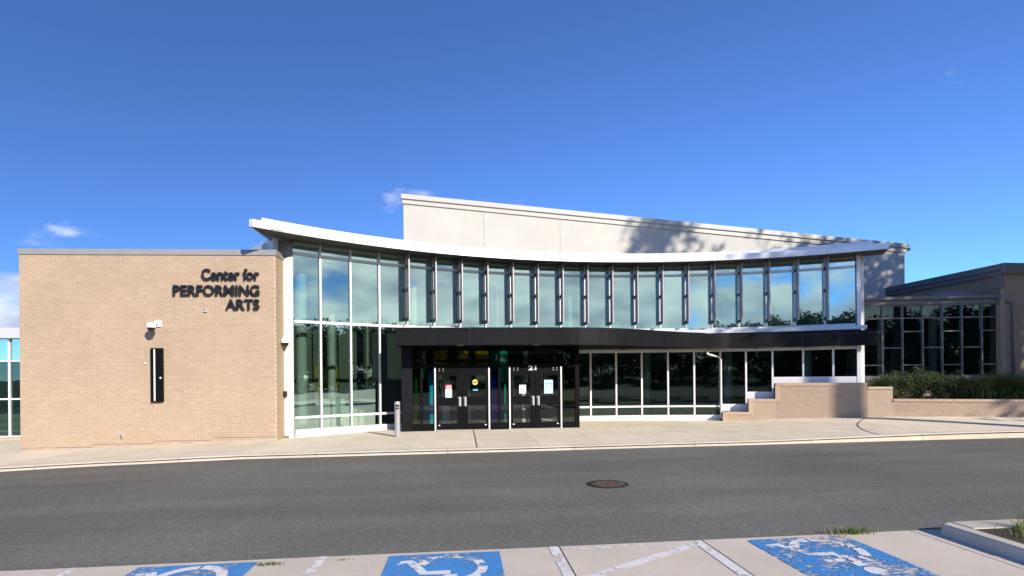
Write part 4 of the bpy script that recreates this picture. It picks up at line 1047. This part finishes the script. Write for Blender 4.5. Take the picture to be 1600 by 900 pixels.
# ------------------------------------------------------------------ stepped brick planter
RP = 16.95
pl_ = thing('stepped_planter_wall', 'tan brick planter wall stepping up in three levels below the glass', 'wall', arc(72, RP, 0.1))
def planter_piece(px0, px1, ztop, zprev):
    b0, b1 = ang_of(px0, 640, RP), ang_of(px1, 640, RP); p, q = arc(b0, RP), arc(b1, RP)
    cap = 0.105; d = (q - p).normalized(); nn = Vector((d.y, -d.x, 0))
    zb = min(walk_z(p.x, p.y), walk_z(q.x, q.y)) - 0.1
    brickwork(pl_, tuple(p[:2]), tuple(q[:2]), zb, ztop - cap, 'brick_tan', 'mortar', 0.25)
    MB().obox((p + q) / 2 + UP * (ztop - cap / 2) - nn * 0.11, d * (q - p).length / 2, nn * 0.14, UP * cap / 2).build('cap_stone', 'precast', pl_, bevel=0.006)
    z0 = zb if zprev is None else zprev - cap
    MB().obox(p + d * 0.075 + UP * (z0 + ztop - cap) / 2 - nn * 0.11, d * 0.075, nn * 0.137, UP * (ztop - cap - z0) / 2 - UP * 0.001).build('step_stone', 'precast', pl_, bevel=0.004)
planter_piece(1129, 1169.5, 0.455, None)
planter_piece(1169.5, 1211.5, 0.93, 0.455)
planter_piece(1211.5, 1354.8, 1.505, 0.93)
# right hand part: a wall that turns toward the street, with the bed behind it
P1, P2 = at(1355.2, 640, 18.62), at(1395, 640, 18.45); P3 = at(1600, 640, 17.3); P4 = P3 + (P3 - P2).normalized() * 5
low = thing('planter_wall', 'low tan brick planter wall with concrete cap in front of the shrubs', 'wall', ((P2.x + P3.x) / 2, (P2.y + P3.y) / 2, 0.4))
def straight_wall(p, q, zb, ztop, cap=0.085, mat='precast'):
    d = Vector((q.x - p.x, q.y - p.y, 0)); L = d.length; d.normalize(); nn = Vector((d.y, -d.x, 0))
    brickwork(low, (p.x, p.y), (q.x, q.y), zb, ztop - cap, 'brick_tan', 'mortar', 0.25)
    k = max(1, round(L / 1.8))
    for i in range(k):
        a = Vector((p.x, p.y, 0)) + d * (L * i / k + 0.004); b = Vector((p.x, p.y, 0)) + d * (L * (i + 1) / k - 0.004)
        MB().obox((a + b) / 2 - nn * 0.11 + UP * (ztop - cap / 2), (b - a) / 2, nn * 0.145, UP * cap / 2).build('cap_stone', mat, low, bevel=0.006)
straight_wall(P1, P2, 0.2, 1.36)
straight_wall(P2, P4, 0.25, 0.945)
bed = thing('planting_bed', 'dark soil bed behind the low planter wall', 'planter bed', (16, 19.5, 0.3))
MB().prism([(P1.x, P1.y + 0.25), (P2.x + 0.1, P2.y + 0.3), (P4.x, P4.y + 0.3), (P4.x + 1, 22), (13.2, 22)], 0.2, 0.93).build('soil_fill', 'soil', bed)

# ------------------------------------------------------------------ glazed link on the right
lk_ = thing('glazed_link', 'shaded glazed wing with staggered panes behind the shrubs at the right', 'building', (17, 20.5, 0.9))
def lp_(px, py): 
    k = (px - 1345) / 220.0; return at(px, py, 21.3 - 0.45 * k)
lm = [1347.0, 1378, 1409.3, 1441, 1471.3, 1502, 1533, 1562.5]
dL = (lp_(1562, 588) - lp_(1347, 588)); dL.z = 0; dL.normalize(); nL = Vector((dL.y, -dL.x, 0))
zt_, zr_, zb_ = lp_(1450, 477).z, lp_(1450, 496.7).z, lp_(1450, 587.5).z
def lbar(p0, p1, z0, z1, name, mat='link_frame', dp=0.06):
    p0, p1 = Vector((p0.x, p0.y, 0)), Vector((p1.x, p1.y, 0))
    return MB().obox((p0 + p1) / 2 + UP * (z0 + z1) / 2, (p1 - p0) / 2, nL * dp, UP * (z1 - z0) / 2).build(name, mat, lk_)
pts = [lp_(x, 530) for x in lm]
for p in pts: lbar(p - dL * 0.022, p + dL * 0.022, zb_ - 0.02, zt_ + 0.02, 'mullion')
for k in range(7):
    a, b = pts[k] + dL * 0.03, pts[k + 1] - dL * 0.03
    rows = [zt_, zr_] + [lp_(1450, y).z for y in ((517.7, 570) if k % 2 == 0 else (543,))] + [zb_]
    for z in rows: lbar(a, b, z - 0.022, z + 0.022, 'transom')
    for z1, z0 in zip(rows, rows[1:]):
        tw = random.uniform(-0.004, 0.004)
        p0, p1 = Vector((a.x, a.y, 0)), Vector((b.x, b.y, 0))
        MB().obox((p0 + p1) / 2 + UP * (z0 + z1) / 2 - nL * 0.01, (p1 - p0) / 2 + nL * tw, nL * 0.01, UP * ((z1 - z0) / 2 - 0.026)).build('pane', 'glass_lower', lk_)
e0_, e1_ = pts[0] - dL * 0.2, pts[-1] + dL * 0.25
lbar(e0_, e1_, zb_ - 0.2, zb_ - 0.03, 'sill', 'coping', 0.08)
lbar(e0_, e1_, 0.2, zb_ - 0.205, 'base_wall', 'brick_tan', 0.07)
lbar(e0_, e1_, zt_ + 0.03, zt_ + 0.21, 'fascia', 'link_frame', 0.09)
lbar(e0_, e1_ + dL * 0.02, zt_ + 0.215, zt_ + 0.325, 'coping_strip', 'link_frame', 0.22)
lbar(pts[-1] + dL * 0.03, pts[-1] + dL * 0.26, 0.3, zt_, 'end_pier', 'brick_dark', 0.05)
q = [pts[0] - nL * 0.12, pts[-1] - nL * 0.12, pts[-1] - nL * 3.0, pts[0] - nL * 3.0]
MB().prism([tuple(v[:2]) for v in q], zt_ + 0.04, zt_ + 0.2).build('roof_deck', 'roof_membrane', lk_)
MB().prism([tuple(v[:2]) for v in q], 0.9, 1.1).build('floor', 'interior_floor', lk_)
MB().prism([tuple((pts[0] - nL * 3.0)[:2]), tuple((pts[-1] - nL * 3.0)[:2]), tuple((pts[-1] - nL * 3.1)[:2]), tuple((pts[0] - nL * 3.1)[:2])], 0.9, zt_ + 0.1).build('back_wall', 'interior_dark', lk_)
for x in (1398, 1482):
    c = lp_(x, 560) - nL * 0.9; MB().lathe((c.x, c.y, 1.1), [(0.14, 0), (0.14, zt_ - 1.06)], 18).build('column', 'column_white', lk_)

# ------------------------------------------------------------------ brick block at the far right
corner = at(1569, 520, 20.55)
blk = thing('brick_block', 'shaded brown brick block with dark roof edge at the far right', 'building', (corner.x + 2, corner.y, 0.3))
zr0, zr1 = at(1585, 427, 20.6).z, at(1585, 412, 20.6).z
BS, BT = corner.x, corner.y
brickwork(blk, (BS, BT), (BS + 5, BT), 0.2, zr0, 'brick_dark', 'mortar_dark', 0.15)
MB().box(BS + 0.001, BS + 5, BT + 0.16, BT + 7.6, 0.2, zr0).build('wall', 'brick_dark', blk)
box('roof_edge', BS - 0.16, BS + 5.2, BT - 0.16, BT - 0.03, zr0 - 0.02, zr1, 'coping_dark', blk, 0.01)
box('roof_edge', BS - 0.16, BS - 0.02, BT - 0.029, BT + 7.7, zr0 + 0.12, zr1 - 0.003, 'coping_dark', blk, 0.01)
box('roof_edge', BS - 0.10, BS - 0.02, BT - 0.028, BT + 7.7, zr0 - 0.06, zr0 + 0.11, 'coping_dark', blk)
box('roof_deck', BS - 0.015, BS + 5, BT - 0.02, BT + 7.6, zr0 + 0.01, zr0 + 0.1, 'roof_membrane', blk)
box('gutter_box', BS - 0.24, BS - 0.02, BT + 0.0, BT + 0.2, zr0 - 0.55, zr0 - 0.062, 'coping_dark', blk)
box('equipment_duct', BS - 1.7, BS - 0.03, BT + 0.9, BT + 1.3, zt_ + 0.25, zt_ + 0.55, 'coping', blk)
dd = thing('drain_pipe', 'dark drain pipe with a blue foot on the far right brick block', 'downspout', (BS + 0.28, BT - 0.08, 0.8))
MB().tube([(BS + 0.05, BT - 0.09, zt_ + 0.02), (BS + 0.24, BT - 0.09, zt_ + 0.0), (BS + 0.28, BT - 0.09, zt_ - 0.08), (BS + 0.28, BT - 0.09, 1.75)], 0.045, 10).build('pipe', 'coping_dark', dd, True)
MB().obox((BS + 0.30, BT - 0.10, 1.4), (0.09, 0, 0), (0, 0.08, 0), UP * 0.34).build('pipe_foot', 'blue_box', dd, bevel=0.01)

# ------------------------------------------------------------------ tall pale auditorium behind
TA = 24.33
aud = thing('auditorium_block', 'tall pale cream auditorium wall with sloping top behind the glass hall', 'building', (9.4, 26, 0))
sA, sB = on_t(630.5, 340, TA).x, on_t(1413.5, 420, TA).x
zA, zB = on_t(630.5, 304, TA).z, on_t(1414, 382, TA).z
def topz(s): return zA + (zB - zA) * (s - sA) / (sB - sA)
CO = 0.40
js = [sA] + [on_t(x, 360, TA).x for x in (756, 875, 991, 1105.5, 1219, 1330)] + [sB]
for a, b in zip(js, js[1:]):
    g0 = 0.008; g0 = 0.005; a2, b2 = a + (g0 if a > sA else 0), b - (g0 if b < sB else 0)
    MB().wallpoly([(a2, 0), (b2, 0), (b2, topz(b2) - CO), (a2, topz(a2) - CO)], TA, TA + 0.05).build('wall_panel', 'auditorium_panel', aud)
MB().wallpoly([(sA + 0.01, 0), (sB - 0.01, 0), (sB - 0.01, topz(sB) - CO - 0.02), (sA + 0.01, topz(sA) - CO - 0.02)], TA + 0.051, TA + 14).build('wall_core', 'auditorium_trim', aud)
MB().wallpoly([(sA - 0.04, topz(sA) - CO), (sB + 0.06, topz(sB) - CO), (sB + 0.06, topz(sB) - CO + 0.2), (sA - 0.04, topz(sA) - CO + 0.2)], TA - 0.06, TA + 14).build('cornice', 'auditorium_trim', aud)
MB().wallpoly([(sA - 0.08, topz(sA) - CO + 0.2), (sB + 0.12, topz(sB) - CO + 0.2), (sB + 0.12, topz(sB)), (sA - 0.08, topz(sA))], TA - 0.13, TA + 14).build('cornice_cap', 'auditorium_trim', aud)
MB().obox((sB + 0.2, TA + 0.1, zB - 0.22), (0.1, 0, 0), (0, 0.12, 0), UP * 0.06).build('scupper', 'auditorium_trim', aud)

# ------------------------------------------------------------------ shrubs, trees
def leaf_cloud(n, fpos, size, droop=0.3, aspect=0.5):
    V = []; Fc = []
    for _ in range(n):
        p, outd = fpos(); L = size * random.uniform(0.6, 1.35)
        d = (outd + Vector((random.gauss(0, 0.7), random.gauss(0, 0.7), random.gauss(-droop * 0.3, 0.6)))).normalized()
        w = d.cross(Vector((random.gauss(0, 1), random.gauss(0, 1), random.gauss(0, 1)))).normalized() * L * aspect * 0.5
        k = len(V); bend = d.cross(w).normalized() * L * 0.12
        V += [p, p + d * L * 0.5 + w + bend, p + d * L, p + d * L * 0.5 - w + bend]
        Fc.append((k, k + 1, k + 2, k + 3))
    return V, Fc
def shrub(px, Z, base, h, w, n, mat, label, size=0.06, grassy=False):
    p = at(px, 600, Z); c = Vector((p.x, p.y, base))
    o = thing('shrub', label, 'shrub', c, 'shrubs in the planting bed')
    stems = MB()
    tips = []
    for _ in range(16):
        a = random.uniform(0, 6.28); rr = w * math.sqrt(random.random()); tip = c + Vector((math.cos(a) * rr, math.sin(a) * rr * 0.7, h * random.uniform(0.55, 1.08) * (1 - 0.35 * (rr / w) ** 2)))
        mid_ = c.lerp(tip, 0.5) + Vector((random.gauss(0, 0.04), random.gauss(0, 0.04), 0.05)); stems.tube([c + Vector((random.gauss(0, 0.05), random.gauss(0, 0.05), 0)), mid_, tip], [0.012, 0.008, 0.003], 5, False); tips.append((c, mid_, tip))
    stems.build('stem', 'bark', o)
    if grassy:
        blades('foliage', [(c.x + random.gauss(0, w * 0.45), c.y + random.gauss(0, w * 0.3), base) for _ in range(n)], h * 0.6, h * 1.15, mat, 0.9, 0.006, o)
    else:
        def fp():
            b, m_, t = random.choice(tips); k = random.random() ** 0.6
            q = b.lerp(m_, k * 2) if k < 0.5 else m_.lerp(t, k * 2 - 1)
            off = Vector((random.gauss(0, 0.07), random.gauss(0, 0.07), random.gauss(0, 0.06))); return q + off, (off + Vector((0, 0, 0.05))).normalized()
        V, Fc = leaf_cloud(n, fp, size); mesh('foliage', V, Fc, mat, o)
words = ['leftmost leafy shrub spilling past the stepped wall', 'second leafy shrub from the stepped wall, tall and open', 'third leafy shrub from the stepped wall, dense', 'fourth leafy shrub from the stepped wall, in mid bed', 'fifth leafy shrub from the stepped wall, low and broad']
for k, (px, Z, h, w) in enumerate(((1374, 19.5, 0.86, 0.46), (1404, 18.9, 1.05, 0.55), (1434, 18.9, 1.12, 0.6), (1464, 18.8, 1.0, 0.6), (1492, 18.7, 0.9, 0.55))):
    shrub(px, Z, 0.92, h, w, 3400, 'leaf_shrub', words[k])
words = ['dark grassy clump just right of the leafy shrubs', 'middle dark grassy clump behind the low planter wall', 'dark grassy clump second from the picture edge', 'rightmost dark grassy clump at the picture edge']
for k, (px, Z, h, w) in enumerate(((1514, 18.6, 0.8, 0.5), (1542, 18.5, 0.9, 0.5), (1569, 18.4, 0.95, 0.5), (1596, 18.3, 0.86, 0.5))):
    shrub(px, Z, 0.92, h, w, 1700, 'leaf_grassy', words[k], grassy=True)

def tree_mesh(seed, H, crown0, rad, n, size, lobes=16):
    """trunk with limbs and a crown of leaf clumps, about the origin"""
    rs = random.getstate(); random.seed(seed)
    tr = MB(); tr.tube([(0, 0, -0.5), (0.05, 0.02, crown0 * 0.5), (0.1, 0.1, crown0), (0.0, 0.15, H * 0.8)], [0.035 * H * 0.6, 0.028 * H * 0.6, 0.02 * H * 0.6, 0.04], 9)
    cl = []
    for k in range(lobes):
        a = random.uniform(0, 6.28); zf = random.uniform(0.0, 1.0); z = crown0 + (H - crown0) * zf
        rr = rad * math.sin(math.pi * min(0.95, 0.18 + 0.8 * zf)) * random.uniform(0.35, 0.95)
        c = Vector((math.cos(a) * rr, math.sin(a) * rr, z)); cl.append((c, rad * random.uniform(0.26, 0.44)))
        st = Vector((0.05, 0.1, max(crown0 * 0.75, z - rr * 0.9 - 0.3))); tr.tube([st, st.lerp(c, 0.5) + Vector((0, 0, 0.25)), c], [0.011 * H * 0.6, 0.007 * H * 0.6, 0.03], 5, False)
    def fp():
        c, r = random.choice(cl); d = Vector((random.gauss(0, 1), random.gauss(0, 1), random.gauss(0, 0.8))).normalized()
        return c + d * r * (random.random() ** 0.45), d
    V, Fc = leaf_cloud(n, fp, size, aspect=0.6)
    random.setstate(rs)
    def mk(nm, V, Fc, mat):
        me = bpy.data.meshes.new(nm); me.from_pydata([tuple(v) for v in V], [], Fc); me.update(); me.materials.append(M(mat)); return me
    return mk('trunk', tr.V, tr.F, 'bark'), mk('crown', V, Fc, 'leaf_tree')
PROTO = [tree_mesh(11, 10, 3.0, 3.8, 5200, 0.34, 20), tree_mesh(23, 10, 2.2, 4.6, 5600, 0.36, 24), tree_mesh(37, 10, 3.4, 3.2, 4600, 0.32, 18), tree_mesh(51, 10, 3.5, 3.0, 8200, 0.2, 40), tree_mesh(64, 10, 0.6, 4.4, 6500, 0.4, 30), tree_mesh(77, 10, 0.9, 3.8, 6000, 0.38, 28), tree_mesh(88, 10, 6.2, 1.5, 2400, 0.2, 22)]
def tree(name, s, t, H, kind, label, group, wide=1.0, rot=None):
    o = thing(name, label, 'tree', (s, t, far_z(s, t) + 0.1), group); k = H / 10.0
    for nm, me in zip(('trunk', 'crown'), PROTO[kind]):
        c = bpy.data.objects.new(nm, me); link(c, o); c.scale = (k * wide, k * wide, k); c.rotation_euler.z = rot if rot is not None else s * 1.7 + t
    return o
# street trees on the right, out of the picture, whose shade falls on the right end of the building
def qw(q, w): return (q * 0.843 + w * 0.535, q * 0.535 - w * 0.843)
SH = [(20.8, 12.0, 22.0, 6, 0.85, 'slim high-crowned street tree right of the view, nearest the drive'),
      (27.6, 12.0, 20.0, 3, 1.0, 'street tree right of the view whose shade reaches the end of the eave'),
      (34.0, 11.0, 19.0, 3, 1.0, 'second street tree right of the view, shading the glazed link'),
      (41.0, 12.0, 20.0, 3, 1.0, 'third street tree right of the view, shading the brick block'),
      (47.5, 12.0, 18.0, 3, 1.0, 'fourth and farthest street tree right of the view')]
for q, w, H, k, wd_, lab in SH:
    s, t = qw(q, w); tree('street_tree', s, t, H, k, lab, 'street trees right of the view', wd_)
# woodland edge behind the photographer, mirrored in the glass
WL = [(-46, 64, 9.0, 4), (-38, 62, 9.4, 5), (-31, 57, 9.0, 4), (-25, 52, 10.2, 5), (-19.5, 48, 9.8, 4), (-14, 47, 9.0, 5), (-8.5, 50, 9.4, 4), (-3, 55, 8.4, 5), (2, 59, 8.2, 4), (7, 61, 7.6, 5), (12, 62, 7.4, 4), (17, 63, 7.8, 5), (22, 64, 8.0, 4), (27, 63, 8.2, 5), (32, 64, 8.0, 4), (37, 63, 8.6, 5), (42, 62, 8.8, 4), (47, 61, 9.0, 5), (52, 62, 9.4, 4), (57, 63, 9.6, 5), (62, 64, 9.6, 4), (68, 65, 9.4, 5)]
for az, dist, H, k in WL:
    s, t = dist * math.sin(R_(az)), -dist * math.cos(R_(az)) + 4
    tree('woodland_tree', s, t, H, k, 'tree in the dark tree line mirrored in the glass', 'tree line across the parking lot', 1.35)
    s, t = (dist + 7) * math.sin(R_(az + 2.6)), -(dist + 7) * math.cos(R_(az + 2.6)) + 4
    tree('woodland_tree', s, t, H * 1.02, 9 - k, 'tree in the dark tree line mirrored in the glass', 'tree line across the parking lot', 1.4)
